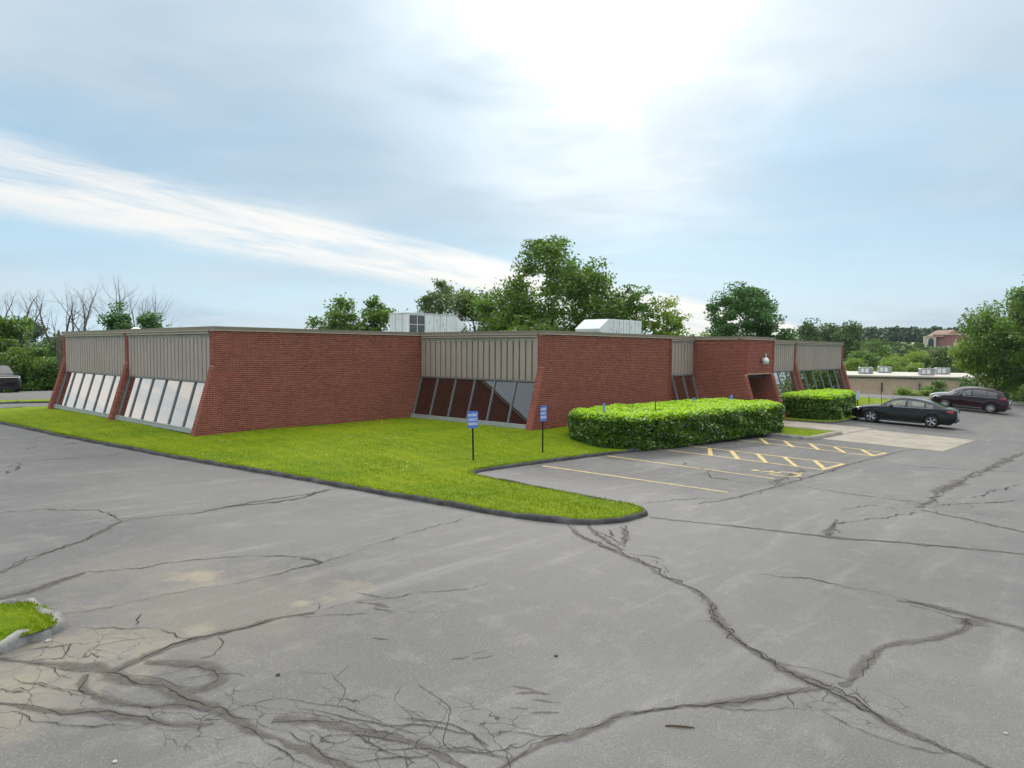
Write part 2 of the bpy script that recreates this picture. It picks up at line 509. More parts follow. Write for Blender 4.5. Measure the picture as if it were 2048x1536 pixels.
M['hvac_seam'] = simple('sheet_metal_seam', (.25, .26, .26), .6)
M['white'] = simple('white_paint', (.80, .80, .78), .5, var=.05)
M['steel'] = simple('galvanised_steel', (.33, .34, .35), .4, metal=.5, var=.1)
M['signblue'] = simple('blue_sign_face', (.085, .19, .62), .4, var=.06, scale=5)
M['signwhite'] = simple('white_sign_lettering', (.83, .85, .88), .5, var=.02)
M['signback'] = simple('faded_sign_face', (.50, .58, .72), .5, var=.08)
M['black'] = simple('black_post_paint', (.016, .015, .014), .5, var=.2)
M['wood'] = simple('brown_weathered_wood', (.10, .065, .04), .85, var=.3, scale=8)
M['bark'] = simple('tree_bark', (.085, .065, .05), .9, var=.35, scale=6, fine=.4)
M['deadbark'] = simple('pale_dead_bark', (.12, .095, .075), .9, var=.3, scale=6, fine=.3)
M['twig'] = simple('pale_twig', (.17, .135, .105), .9, var=.25, scale=3)
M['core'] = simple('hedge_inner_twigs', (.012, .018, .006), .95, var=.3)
M['stone'] = simple('small_stone', (.42, .40, .37), .8, var=.3, scale=20)
M['darkstone'] = simple('dark_stone', (.05, .045, .042), .8, var=.3, scale=20)
M['flower'] = simple('white_clover_flower', (.75, .75, .62), .8)


def leafmat(name, lo, hi, trans=.48, gloss=.03):
    m, t, out = material(name)
    at = t.n('ShaderNodeAttribute', attribute_name='tint')
    c = t.mix(at.outputs['Fac'], lo, hi)
    d = t.n('ShaderNodeBsdfDiffuse'); t.put(d.inputs[0], c)
    tl = t.n('ShaderNodeBsdfTranslucent'); t.put(tl.inputs[0], t.mix(.5, c, (hi[0] * 1.25, hi[1] * 1.15, hi[2] * .6)))
    mx = t.n('ShaderNodeMixShader'); mx.inputs[0].default_value = trans
    t.t.links.new(d.outputs[0], mx.inputs[1]); t.t.links.new(tl.outputs[0], mx.inputs[2])
    gl = t.n('ShaderNodeBsdfGlossy'); gl.inputs['Roughness'].default_value = .45; gl.inputs['Color'].default_value = (.8, .85, .8, 1)
    m2 = t.n('ShaderNodeMixShader'); fr = t.n('ShaderNodeFresnel'); fr.inputs[0].default_value = 1.35
    t.put(m2.inputs[0], t.m('MULTIPLY', fr.outputs[0], gloss * 4, clamp=True))
    t.t.links.new(mx.outputs[0], m2.inputs[1]); t.t.links.new(gl.outputs[0], m2.inputs[2])
    t.t.links.new(m2.outputs[0], out.inputs[0])
    return m
M['leaf_mid'] = leafmat('mid_green_leaves', (0.0470, 0.1063, 0.0176), (0.1680, 0.3063, 0.0396))
M['leaf_dark'] = leafmat('dark_green_leaves', (0.0255, 0.0829, 0.0195), (0.0928, 0.2279, 0.0414))
M['leaf_light'] = leafmat('light_green_leaves', (0.0805, 0.1610, 0.0161), (0.2760, 0.4140, 0.0414))
M['leaf_olive'] = leafmat('olive_green_leaves', (0.0513, 0.0994, 0.0259), (0.1539, 0.2360, 0.0648))
M['leaf_far'] = leafmat('distant_green_leaves', (.050, .100, .030), (.150, .240, .070), .25, .02)
M['leaf_farblue'] = leafmat('skyline_wood_leaves', (.030, .066, .030), (.080, .145, .058), .2, .02)
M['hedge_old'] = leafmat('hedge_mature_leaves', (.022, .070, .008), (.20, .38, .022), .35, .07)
M['hedge_sunlit_new'] = leafmat('hedge_sunlit_new_growth', (0.2530, 0.4830, 0.0069), (0.5060, 0.7590, 0.0115), .5, .02)  # lime of young leaves, with the sunlight on the hedge top coloured in


# ------------------------------------------------------------------ ground
rng = np.random.default_rng(7)
rnd = random.Random(11)


def smooth(x):
    x = np.clip(x, 0, 1); return x * x * (3 - 2 * x)


def terrain_h(a, b):
    """far land: a valley to the right of the lot, a low hill behind it"""
    h = g(a, b) - .45
    r = smooth((a - 74) / 14.0)
    h = h * (1 - r) + (-4.6) * r
    up = smooth((a - 120) / 170.0)
    h = h + up * 9.2
    h = h + smooth((np.hypot(a, b) - 330) / 300.0) * 5.0
    back = smooth((b - 58) / 30.0) * (a < 74) * -1.2
    return h + back


ga = np.concatenate([np.linspace(-900, -60, 18), np.linspace(-50, 140, 64), np.linspace(150, 420, 40), np.linspace(450, 1800, 22)])
gb = np.concatenate([np.linspace(-1200, -110, 18), np.linspace(-100, 200, 61), np.linspace(215, 1700, 26)])
A, B = np.meshgrid(ga, gb, indexing='ij')
Z = terrain_h(A, B)
na, nb_ = len(ga), len(gb)
idx = np.arange(na * nb_).reshape(na, nb_)
fa = np.stack([idx[:-1, :-1], idx[1:, :-1], idx[1:, 1:], idx[:-1, 1:]], -1).reshape(-1, 4)
tag(obj('terrain', np.stack([A, B, Z], -1).reshape(-1, 3), fa, M['terrain'], smooth=True), kind='structure')

# parking lot, one falling sheet
la = np.concatenate([np.linspace(-45, 14, 20), np.linspace(14.7, 73.5, 85)]); lb = np.concatenate([np.linspace(-90, 0, 20), np.linspace(.75, 12, 16), np.linspace(15, 58, 15)])
A, B = np.meshgrid(la, lb, indexing='ij')
idx = np.arange(len(la) * len(lb)).reshape(len(la), len(lb))
fa = np.stack([idx[:-1, :-1], idx[1:, :-1], idx[1:, 1:], idx[:-1, 1:]], -1).reshape(-1, 4)
lot = tag(obj('parking_lot', np.stack([A, B, g(A, B)], -1).reshape(-1, 3), fa, M['asphalt']), kind='structure')


def resample(pts, step):
    pts = [Vector((p[0], p[1])) for p in pts]
    out = [pts[0]]
    for p, q in zip(pts[:-1], pts[1:]):
        n = max(1, int((q - p).length / step))
        for i in range(1, n + 1): out.append(p.lerp(q, i / n))
    return out


def smoothline(pts, it=2, closed=False):
    pts = [Vector((p[0], p[1])) for p in pts]
    for _ in range(it):
        o = [] if closed else [pts[0]]
        rngi = range(len(pts)) if closed else range(len(pts) - 1)
        for i in rngi:
            p, q = pts[i], pts[(i + 1) % len(pts)]
            o += [p.lerp(q, .25), p.lerp(q, .75)]
        if not closed: o.append(pts[-1])
        pts = o
    return pts


# outline of the big lawn around the building (world metres)
kerb_left = [(9.9, 41.0), (8.3, 40.2), (7.3, 38.2), (7.15, 35.5), (7.30, 33.26), (7.60, 28.15), (7.88, 24.22), (8.15, 21.10), (8.41, 18.56), (8.82, 15.50), (9.09, 12.87),
             (9.34, 10.71), (9.44, 9.41), (9.61, 8.32), (9.95, 7.46), (10.43, 7.05), (11.05, 6.92), (11.60, 7.02), (11.86, 7.42),
             (11.86, 8.25), (11.92, 9.60), (11.98, 11.11), (12.1, 12.2), (12.50, 12.60), (13.62, 12.62), (15.39, 12.46), (18.0, 12.3)]
kl = smoothline(kerb_left, 2)
kerb_hedge = [(18.0, 12.3), (20.4, 11.95), (25.2, 11.62), (27.75, 11.45)]
kerb_isl = [(27.75, 11.45), (27.75, 9.72), (31.2, 9.72), (31.2, 14.5)]
kerb_right = [(35.4, 14.5), (35.4, 11.9), (36.0, 11.6), (38.0, 11.5), (44.0, 11.9), (50.0, 12.6), (56.0, 13.4), (60.0, 14.2), (63.0, 15.6), (64.2, 18.0), (64.5, 24.0), (64.5, 41.0)]
lawn_poly = list(kl) + [Vector(p) for p in kerb_hedge[1:]] + [Vector(p) for p in kerb_isl[1:]] + [Vector(p) for p in kerb_right] + [Vector((37.0, 41.3))]
lawn_poly = resample(lawn_poly, .6)


def seg_dist(px, py, poly):
    best = np.full(px.shape, 1e9)
    n = len(poly)
    for i in range(n):
        x0, y0 = poly[i]; x1, y1 = poly[(i + 1) % n]
        dx, dy = x1 - x0, y1 - y0
        L2 = dx * dx + dy * dy + 1e-12
        tt = np.clip(((px - x0) * dx + (py - y0) * dy) / L2, 0, 1)
        best = np.minimum(best, np.hypot(px - x0 - tt * dx, py - y0 - tt * dy))
    return best


def inside(px, py, poly):
    c = np.zeros(px.shape, bool)
    n = len(poly)
    for i in range(n):
        x0, y0 = poly[i]; x1, y1 = poly[(i + 1) % n]
        if y0 == y1: continue
        c ^= ((y0 > py) != (y1 > py)) & (px < (x1 - x0) * (py - y0) / (y1 - y0) + x0)
    return c


coarse = resample([lawn_poly[i] for i in range(0, len(lawn_poly), 2)], 50)


def lawn_z(px, py):
    d = seg_dist(px, py, coarse)
    low = g(px, py) + .08
    return low + (np.maximum(.19, low) - low) * smooth((d - np.clip((px - 40) / 6, 0, 1) * 1.2) / 4.5) + .02 * np.sin(px * 1.3) * np.cos(py * .9) * smooth(d / 2.0)


def flat_patch(name, poly, zfun, mat, step=.8):
    poly = [Vector((p[0], p[1])) for p in poly]
    xs = np.arange(min(p.x for p in poly), max(p.x for p in poly), step)
    ys = np.arange(min(p.y for p in poly), max(p.y for p in poly), step)
    X, Y = np.meshgrid(xs, ys); X = X.ravel(); Y = Y.ravel()
    pl = [(p.x, p.y) for p in poly]
    k = inside(X, Y, pl) & (seg_dist(X, Y, pl) > .25 * step)
    pts = poly + [Vector((x, y)) for x, y in zip(X[k], Y[k])]
    n = len(poly)
    vs, es, fs, *_ = delaunay_2d_cdt(pts, [(i, (i + 1) % n) for i in range(n)], [], 1, 1e-4)
    vx = np.array([v.x for v in vs]); vy = np.array([v.y for v in vs])
    zz = zfun(vx, vy)
    fl = []
    for f in fs:
        a_, b_, c_ = [vs[i] for i in f[:3]]
        fl.append(tuple(f) if (b_ - a_).cross(c_ - a_) > 0 else tuple(reversed(f)))
    return obj(name, np.stack([vx, vy, zz], -1), fl, mat, smooth=True)


tag(flat_patch('lawn', lawn_poly, lawn_z, M['lawn']), kind='structure')
isl_poly = smoothline([(2.0, 9.33), (2.25, 9.15), (2.33, 8.75), (2.32, 8.35), (2.15, 8.12), (1.72, 8.08), (.6, 8.15), (-1.5, 8.3), (-1.5, 9.6), (.8, 9.5)], 2, True)
tag(flat_patch('grass_island', isl_poly, lambda x, y: g(x, y) + .10 + .03 * smooth(seg_dist(x, y, isl_poly) / .4), M['lawn'], .25), kind='structure')
strip_poly = [(-14, 45.2), (10.5, 45.2), (13.5, 44.2), (16.0, 44.0), (16.0, 46.2), (13, 46.6), (-14, 47.6)]
tag(flat_patch('grass_strip', strip_poly, lambda x, y: g(x, y) + .10 + .05 * smooth(seg_dist(x, y, strip_poly) / .6), M['lawn'], .9), kind='structure')
bank_poly = [(64.4, 15.0), (73.6, 12.6), (82, 14), (86, 45), (64.4, 42)]
tag(flat_patch('grass_bank', bank_poly, lambda x, y: g(x, y) - .10 - smooth((x - 66) / 16) * 2.6, M['lawn'], 1.5), kind='structure')


# kerbs -----------------------------------------------------------------
def kerb(name, pts, mat, width=.13, h=.085, closed=False, rough=.012, parent=None, seed=1, inward=1):
    pts = resample(pts, .12)
    if closed: pts = pts[:-1]
    rr = random.Random(seed)
    prof = [(-.5, -.02), (-.46, .55), (-.30, .92), (0, 1.0), (.34, .95), (.5, .7), (.52, -.02)]
    vs, fs = [], []
    n = len(pts)
    wob = hw = 0
    for i, p in enumerate(pts):
        q0 = pts[(i - 1) % n] if closed else pts[max(i - 1, 0)]
        q1 = pts[(i + 1) % n] if closed else pts[min(i + 1, n - 1)]
        tdir = (q1 - q0).normalized(); nrm = Vector((tdir.y, -tdir.x))
        wob = wob * .8 + rr.gauss(0, rough); hw = hw * .7 + rr.gauss(0, rough * .8)
        for (x, z) in prof:
            pos = p + nrm * (-x * width * inward + wob + rr.gauss(0, rough * .25))
            vs.append((pos.x, pos.y, g(pos.x, pos.y) + (z * (h + hw) if z > 0 else -.02)))
    k = len(prof)
    for i in range(n if closed else n - 1):
        j = (i + 1) % n
        for m_ in range(k - 1):
            q = (i * k + m_, j * k + m_, j * k + m_ + 1, i * k + m_ + 1)
            fs.append(q if inward > 0 else q[::-1])
    if not closed:
        fs += [tuple(range(k)), tuple(range((n - 1) * k + k - 1, (n - 1) * k - 1, -1))]
    return obj(name, vs, fs, mat, parent, smooth=True)


tag(kerb('kerb', kl, M['kerb'], seed=3, rough=.011), 'dark rolled asphalt kerb curving round the tip of the lawn', 'kerb')
tag(kerb('kerb', kerb_hedge, M['kerb'], seed=4), 'dark asphalt kerb under the front of the long hedge', 'kerb')
tag(kerb('kerb', kerb_isl[:2], M['kerbgrey'], .16, .12, seed=5, rough=.004), 'short concrete kerb between the long hedge and the yellow hatching', 'kerb')
tag(kerb('kerb', kerb_isl[1:], M['concrete'], .22, .14, seed=5, rough=.004), 'pale concrete kerb along the small grass corner by the walkway', 'kerb')
tag(kerb('kerb', kerb_right, M['kerb'], seed=6), 'dark asphalt kerb in front of the parked black sedan', 'kerb')
tag(kerb('kerb', list(isl_poly) + [isl_poly[0]], M['kerbgrey'], .13, .09, True, seed=8, rough=.03, inward=-1), 'broken grey kerb round the small grass island at the left edge', 'kerb')
tag(kerb('kerb', strip_poly[:4], M['kerb'], seed=9), 'thin dark kerb of the narrow grass strip near the parked truck', 'kerb')
tag(kerb('kerb', [(64.8, 14.6), (68.5, 12.6), (73.3, 8.2), (73.4, -10), (73.4, -60)], M['concrete'], .2, .12, seed=10), 'far pale kerb at the right end of the lot', 'kerb')

# concrete apron and walkway, slab by slab -------------------------------
def sheet(name, poly, lift, mat, parent=None, thick=.0):
    return obj(name, [(x, y, g(x, y) + lift) for x, y in poly], [tuple(range(len(poly)))], mat, parent)

walk = tag(empty('walkway', (31, 8, g(31, 8))), kind='structure')
def slab(poly, lift=.012):
    mb = MB(); n = len(poly)
    c = sum((Vector(p) for p in poly), Vector((0, 0))) / n
    top = [Vector(p).lerp(c, .006) for p in poly]
    vs = [(p.x - 31, p.y - 8, g(p.x, p.y) - g(31, 8) + lift) for p in top] + [(p[0] - 31, p[1] - 8, g(p[0], p[1]) - g(31, 8) - .06) for p in poly]
    mb.add(vs, [tuple(range(n))] + [(i, n + i, n + (i + 1) % n, (i + 1) % n) for i in range(n)])
    mb.build('slab', M['concrete'], walk)
for i in range(3):
    for j in range(2):
        a0, a1 = 28.45 + i * 2.05, 28.45 + (i + 1) * 2.05
        b0, b1 = 5.45 + j * 2.05, 5.45 + (j + 1) * 2.05
        slab([(a0, b0), (a1, b0), (a1, b1), (a0, b1)])
for i in range(3):
    b0, b1 = 9.6 + i * 1.66, 9.6 + (i + 1) * 1.66
    slab([(31.32, b0), (33.3, b0), (33.3, b1), (31.32, b1)], .014)
    slab([(33.3, b0), (35.28, b0), (35.28, b1), (33.3, b1)], .014)
slab([(32.4, 14.58), (35.6, 14.58), (35.6, 17.2), (32.4, 17.2)], .016)


# painted markings and cracks: thin sheets lying on the asphalt -----------
def strip(name, pts, width, lift, mat, parent, jag=0.0, step=.25, seed=0, taper=0.0, wander=0.0):
    """ribbon with an 'edge' attribute: 0 at the sides, 1 along the middle"""
    rr = random.Random(seed)
    pts = resample(pts, step)
    if len(pts) < 2: return None
    n = len(pts)
    ws, wd = [], []
    x = y = 0
    for i in range(n):
        x = x * .75 + rr.gauss(0, jag); y = y * .7 + rr.gauss(0, wander)
        ws.append(x); wd.append(y)
    vs, fs, at = [], [], []
    for i, p in enumerate(pts):
        tdir = (pts[min(i + 1, n - 1)] - pts[max(i - 1, 0)])
        tdir = tdir.normalized() if tdir.length > 1e-6 else Vector((1, 0))
        nr = Vector((-tdir.y, tdir.x))
        e = min(i, n - 1 - i) / max(1, (n - 1) * .22)
        k = (min(1, taper + (1 - taper) * e) if taper else 1.0)
        hw = max(.3, 1 + ws[i]) * width * .5 * k
        q = p + nr * wd[i] * width
        for s_, a_ in ((-1, 0), (0, 1), (1, 0)):
            v = q + nr * s_ * hw
            vs.append((v.x, v.y, g(v.x, v.y) + lift)); at.append(a_)
    for i in range(n - 1):
        for m_ in range(2):
            k = i * 3 + m_
            fs.append((k, k + 3, k + 4, k + 1))
    if (pts[1] - pts[0]).length and Vector((vs[1][0] - vs[0][0], vs[1][1] - vs[0][1], 0)).cross(Vector((vs[3][0] - vs[0][0], vs[3][1] - vs[0][1], 0))).z > 0:
        fs = [f[::-1] for f in fs]
    o = obj(name, vs, fs, mat, parent, attrs={'edge': at})
    return o


def pp(*uv):
    return [P(u, v).xy for u, v in uv]


LINES = [([(1085, 932), (1455, 985)], .11, 'yellow stall line nearest the grass tip'),
         ([(1215, 912), (1550, 958)], .11, 'yellow stall line starting at the left end of the long hedge')]
for uv, wd, lb in LINES:
    strip('stall_line', pp(*uv), wd * 1.15, .006, M['paintline'], lot, .05, seed=len(uv))


def zz5(*q): return [(1300 + x / 4.876, 640 + y / 4.876) for x, y in q]
def zz7(*q): return [(1080 + x / 2.4976, 780 + y / 2.4976) for x, y in q]
aisle1 = [zz5((160, 1268), (1690, 1462)), zz5((385, 1230), (1890, 1405)), zz5((1890, 1405), (1680, 1462)),
          zz5((580, 1252), (592, 1325)), zz5((790, 1275), (860, 1360)), zz5((1045, 1305), (1135, 1395)), zz5((1305, 1335), (1430, 1432)), zz5((1605, 1372), (1705, 1455))]
aisle2 = [zz5((800, 1162), (2048, 1312)) + zz7((1655, 330)), zz5((975, 1143), (2048, 1262)) + zz7((1730, 316)), zz7((1730, 316), (1655, 330)),
          zz5((1075, 1153), (1150, 1212)), zz5((1312, 1182), (1395, 1242)), zz5((1560, 1208), (1645, 1268)), zz5((1800, 1240), (1905, 1298)), zz7((1605, 298), (1662, 329))]
for k, ai in enumerate((aisle1, aisle2)):
    for i, uv in enumerate(ai):
        strip('hatch_line', pp(*uv), (.135 if i < 3 else .17), .006 + .0007 * (i % 3), M['paintline'], lot, .06, seed=k * 20 + i)


def wheelchair(c, k, mat, lift, name='wheelchair_marking', parent=None, up=Vector((0, 1)), right=Vector((1, 0)), flat=True):
    """the access symbol drawn with strokes; c centre, k height in metres"""
    def w2(x, y): return c + right * (x * k) + up * (y * k)
    mb = MB()
    def poly(pts, z=0):
        vs = [w2(x, y) for x, y in pts]
        n = len(vs)
        mb.add([(v.x, v.y, g(v.x, v.y) + lift) for v in vs], [tuple(range(n))])
    def stroke(pts, wd):
        pts = [Vector(p) for p in pts]
        n = len(pts); L, Rr = [], []
        for i, p in enumerate(pts):
            tt = (pts[min(i + 1, n - 1)] - pts[max(i - 1, 0)]).normalized()
            nn = Vector((-tt.y, tt.x)) * wd * .5
            L.append(p + nn); Rr.append(p - nn)
        for i in range(n - 1): poly([Rr[i], Rr[i + 1], L[i + 1], L[i]])
    poly([(.085 * math.cos(q) - .08, .43 + .085 * math.sin(q)) for q in np.linspace(0, 2 * math.pi, 12, endpoint=False)])
    stroke([(-.08, .32), (-.05, .0), (.16, .0), (.28, -.33), (.38, -.30)], .085)
    stroke([(-.07, .17), (.14, .15)], .07)
    stroke([(-.10 + .27 * math.cos(q), -.16 + .27 * math.sin(q)) for q in np.linspace(R(120), R(345), 14)], .075)
    return mb


for uv, mat in (((1557, 946), 'paintline'), ((1690, 918), 'fadedpaint')):
    c = P(*uv).xy
    mb = wheelchair(c, 1.35, None, .009)
    o = mb.build('wheelchair_marking', M[mat], lot)
    at = o.data.attributes.new('edge', 'FLOAT', 'POINT'); at.data.foreach_set('value', [.34] * len(o.data.vertices))

WIDE = [
    ([(0, 1316), (56, 1326), (115, 1330), (154, 1340), (195, 1344), (230, 1347), (269, 1356), (314, 1372), (377, 1396), (436, 1419), (488, 1438), (558, 1464), (611, 1488), (663, 1520), (720, 1550)], .20),
    ([(234, 1344), (279, 1321), (314, 1304), (349, 1290), (384, 1279), (436, 1269), (488, 1258), (541, 1242), (576, 1234), (628, 1225)], .12),
    ([(290, 1324), (349, 1324), (394, 1328), (429, 1338), (440, 1352), (429, 1373), (391, 1389)], .15),
    ([(0, 1405), (70, 1415), (157, 1424), (244, 1431), (297, 1443), (349, 1452), (426, 1450)], .13),
    ([(174, 1349), (164, 1373), (181, 1391), (223, 1405), (297, 1413), (366, 1413), (419, 1422)], .11),
    ([(544, 1443), (611, 1441), (687, 1450), (757, 1464), (809, 1478), (862, 1499), (897, 1520), (930, 1545)], .13),
    ([(0, 1147), (35, 1126), (98, 1105), (150, 1087), (195, 1070), (223, 1051), (244, 1042)], .11),
    ([(0, 1199), (70, 1181), (122, 1160), (167, 1145)], .13),
    ([(1137, 1049), (1165, 1073), (1221, 1099), (1249, 1108), (1300, 1136), (1347, 1164), (1391, 1179), (1420, 1208), (1428, 1237), (1457, 1267), (1505, 1303), (1556, 1332), (1610, 1362), (1665, 1387), (1720, 1416), (1793, 1457), (1866, 1489), (2000, 1545)], .13),
    ([(1172, 1049), (1207, 1077), (1249, 1101)], .10), ([(1249, 1051), (1249, 1094)], .10),
    ([(994, 1540), (1036, 1516), (1088, 1492), (1144, 1473), (1193, 1454), (1246, 1433), (1300, 1424), (1355, 1413), (1410, 1413), (1483, 1398), (1574, 1385), (1640, 1378)], .12),
    ([(1680, 1372), (1702, 1365), (1731, 1340), (1753, 1310), (1775, 1294), (1830, 1285), (1884, 1276), (1939, 1259), (1936, 1237)], .13),
    ([(1793, 1201), (1848, 1208), (1903, 1223), (1957, 1237), (2060, 1262)], .12),
    ([(1396, 1008), (1464, 998), (1520, 982), (1580, 966), (1640, 948), (1700, 928), (1761, 914), (1793, 904), (1841, 898)], .10),
    ([(1837, 1016), (1861, 1000), (1900, 972), (1960, 945), (2048, 905)], .28),
    ([(1300, 1035), (1410, 1047), (1519, 1058), (1665, 1075), (1811, 1086), (2060, 1110)], .08),
    ([(1841, 1020), (1900, 1032), (2060, 1066)], .12),
    ([(1544, 968), (1560, 958), (1608, 940)], .18),
    ([(1657, 1072), (1669, 1052), (1680, 1040)], .22),
    ([(454, 1014), (593, 1000), (660, 978)], .10), ([(410, 1022), (513, 1003), (640, 985)], .07),
    ([(1936, 1237), (1945, 1252)], .3), ([(600, 1118), (632, 1119), (645, 1127), (600, 1135)], .13),
]
THIN = [
    [(244, 1042), (314, 1033), (401, 1026), (454, 1014), (593, 1000), (660, 978)], [(0, 1026), (70, 1021), (195, 1019), (227, 1030), (241, 1042)],
    [(167, 1145), (244, 1141), (331, 1129), (384, 1120), (488, 1113), (593, 1112), (632, 1117), (642, 1126)],
    [(126, 1230), (209, 1216), (297, 1199), (384, 1180), (454, 1171), (558, 1148), (621, 1129), (663, 1120), (712, 1105), (757, 1084), (809, 1071), (851, 1058), (914, 1042), (963, 1024)],
    [(600, 1232), (645, 1220), (705, 1204), (774, 1199), (844, 1183), (931, 1181), (977, 1169)], [(600, 1233), (729, 1229), (823, 1224), (897, 1224)],
    [(234, 1344), (279, 1321), (314, 1304), (349, 1290), (384, 1279), (436, 1269), (488, 1258), (541, 1242), (576, 1234), (628, 1225), (642, 1210)],
    [(24, 1422), (70, 1445), (129, 1454), (223, 1450), (279, 1447)], [(0, 1377), (70, 1366), (115, 1375), (140, 1384), (165, 1389)], [(20, 1354), (22, 1362), (60, 1370), (160, 1392)],
    [(100, 1335), (115, 1347), (142, 1358)], [(155, 1257), (280, 1255), (320, 1259), (340, 1266), (385, 1279)], [(434, 1276), (446, 1285), (430, 1310), (402, 1318)],
    [(5, 1312), (60, 1300), (100, 1296), (140, 1290), (132, 1305), (125, 1318)],
    [(600, 1418), (650, 1425), (700, 1438), (740, 1444), (800, 1450), (850, 1452), (900, 1462), (945, 1470), (970, 1500), (990, 1516)],
    [(600, 1425), (660, 1436), (720, 1455), (790, 1470), (870, 1492), (930, 1498), (945, 1505), (1015, 1518)],
    [(796, 1440), (860, 1440), (900, 1450), (950, 1478), (970, 1496)], [(945, 1470), (1015, 1464), (1040, 1466), (1085, 1475), (1140, 1471)],
    [(600, 1459), (650, 1470), (720, 1470), (760, 1480), (815, 1490), (812, 1500)], [(630, 1470), (660, 1485), (635, 1487)], [(707, 1460), (730, 1485), (770, 1505), (810, 1517)],
    [(680, 1512), (720, 1523), (745, 1520), (800, 1513), (845, 1515), (862, 1506)], [(810, 1517), (820, 1534)], [(735, 1470), (738, 1480), (745, 1490)],
    [(480, 1450), (510, 1463), (530, 1478), (560, 1500), (600, 1525), (625, 1540)], [(441, 1381), (465, 1400), (490, 1408), (560, 1420), (600, 1430)],
    [(1300, 1141), (1347, 1164), (1391, 1179), (1415, 1200), (1424, 1235), (1457, 1267), (1505, 1303), (1556, 1332), (1610, 1362), (1665, 1387), (1720, 1416), (1793, 1457), (1866, 1489), (2000, 1545)],
    [(1193, 1454), (1246, 1433), (1300, 1424), (1355, 1413), (1410, 1413), (1483, 1398), (1574, 1385), (1640, 1378)],
    [(1428, 1413), (1534, 1425), (1574, 1416), (1640, 1420), (1702, 1420)], [(1640, 1420), (1694, 1449), (1764, 1480), (1830, 1497), (1892, 1509)], [(1541, 1325), (1629, 1340), (1702, 1360)],
    [(1702, 1378), (1720, 1398), (1740, 1415)], [(1574, 1390), (1583, 1414)], [(1300, 1035), (1410, 1047), (1519, 1058), (1665, 1075), (1811, 1086), (2060, 1110)],
    [(1519, 1148), (1629, 1161), (1702, 1175), (1775, 1190), (1848, 1210), (1903, 1223)], [(1818, 1210), (1870, 1222), (1930, 1240)],
    [(1288, 1008), (1340, 1000), (1400, 997), (1448, 998)], [(1584, 972), (1680, 984), (1761, 996), (1833, 1006)], [(1841, 1020), (1793, 1034), (1705, 1044), (1669, 1052), (1657, 1072)],
    [(1741, 924), (1821, 932), (1900, 938), (2060, 946)], [(1368, 924), (1372, 930), (1392, 936), (1424, 942), (1404, 948), (1460, 960), (1544, 968)],
    [(0, 903), (60, 897), (170, 883)], [(0, 938), (44, 926), (137, 917), (273, 905)], [(0, 950), (30, 940), (44, 926)],
    [(1300, 1120), (1325, 1130), (1335, 1143), (1322, 1148)], [(1140, 1060), (1190, 1085), (1230, 1105)], [(1250, 1106), (1300, 1112), (1330, 1120)],
    [(1193, 1065), (1215, 1072), (1235, 1085), (1240, 1092)], [(1215, 1060), (1230, 1075), (1222, 1085)], [(1900, 1000), (1960, 990), (2048, 968)],
    [(1833, 1006), (1860, 1012), (1930, 1008), (2048, 1002)], [(1680, 1020), (1740, 1010), (1790, 1018)],
    [(1430, 1245), (1391, 1245)], [(280, 1228), (283, 1243), (278, 1250), (283, 1254)], [(636, 1220), (640, 1213), (634, 1207)],
]
for i, (uv, wd) in enumerate(WIDE):
    strip('sealed_crack', smoothline(pp(*uv), 1), wd * 1.25, .004 + .0004 * (i % 5), M['sealant'], lot, .22, .12, i + 50, .7, .10)
    strip('crack', smoothline(pp(*uv), 1), max(.012, .0022 * P(*uv[0]).xy.length - .003), .0070 + .0003 * (i % 4), M['crack'], lot, .35, .06, i + 90, .4, 1.5)
for i, uv in enumerate(THIN):
    strip('crack', pp(*uv), max(.012, .0026 * P(*uv[0]).xy.length - .004), .0075 + .0003 * (i % 4), M['crack'], lot, .35, .05, i + 150, .4, .8)
# hairlines branching off in the worn corner near the camera
hv, hf, ha = [], [], []
def hair(p, ang, n, width):
    q = Vector(p)
    pts = [q.copy()]
    for _ in range(n):
        ang += rnd.gauss(0, .22)
        q = q + Vector((math.cos(ang), math.sin(ang))) * rnd.uniform(.04, .11)
        pts.append(q.copy())
        if rnd.random() < .13 and n > 6: hair(q, ang + rnd.choice((-1, 1)) * rnd.uniform(.7, 1.4), n // 2, width * .8)
    for i, p_ in enumerate(pts):
        tt = (pts[min(i + 1, len(pts) - 1)] - pts[max(i - 1, 0)]).normalized()
        nn = Vector((-tt.y, tt.x)) * width * .5 * (1 if 0 < i < len(pts) - 1 else .3)
        for s_, a_ in ((-1, 0), (0, 1), (1, 0)):
            v = p_ + nn * s_
            hv.append((v.x, v.y, g(v.x, v.y) + .0062)); ha.append(a_)
    k0 = len(hv) - 3 * len(pts)
    for i in range(len(pts) - 1):
        for m_ in range(2):
            k = k0 + i * 3 + m_
            hf.append((k + 1, k + 4, k + 3, k))
for (u, v, n) in ((60, 1380, 14), (130, 1290, 12), (300, 1420, 14), (420, 1440, 16), (560, 1470, 16), (640, 1480, 16), (700, 1490, 16), (760, 1500, 14), (850, 1470, 16), (900, 1490, 16),
                  (250, 1480, 14), (150, 1480, 14), (340, 1500, 12), (500, 1520, 12), (1210, 1075, 10), (1225, 1065, 9), (1240, 1080, 9), (620, 1400, 14), (480, 1400, 12), (700, 1420, 12), (240, 1350, 10),
                  (1700, 1010, 10), (1780, 1015, 10), (1850, 1010, 10), (380, 1360, 8), (60, 1300, 10), (330, 1270, 8), (1000, 1510, 12), (1060, 1500, 10), (1660, 1400, 10), (1420, 1190, 8)):
    if rnd.random() < .25: hair(P(u + rnd.uniform(-30, 30), v + rnd.uniform(-12, 12)).xy, rnd.uniform(0, 6.28), n, .010)
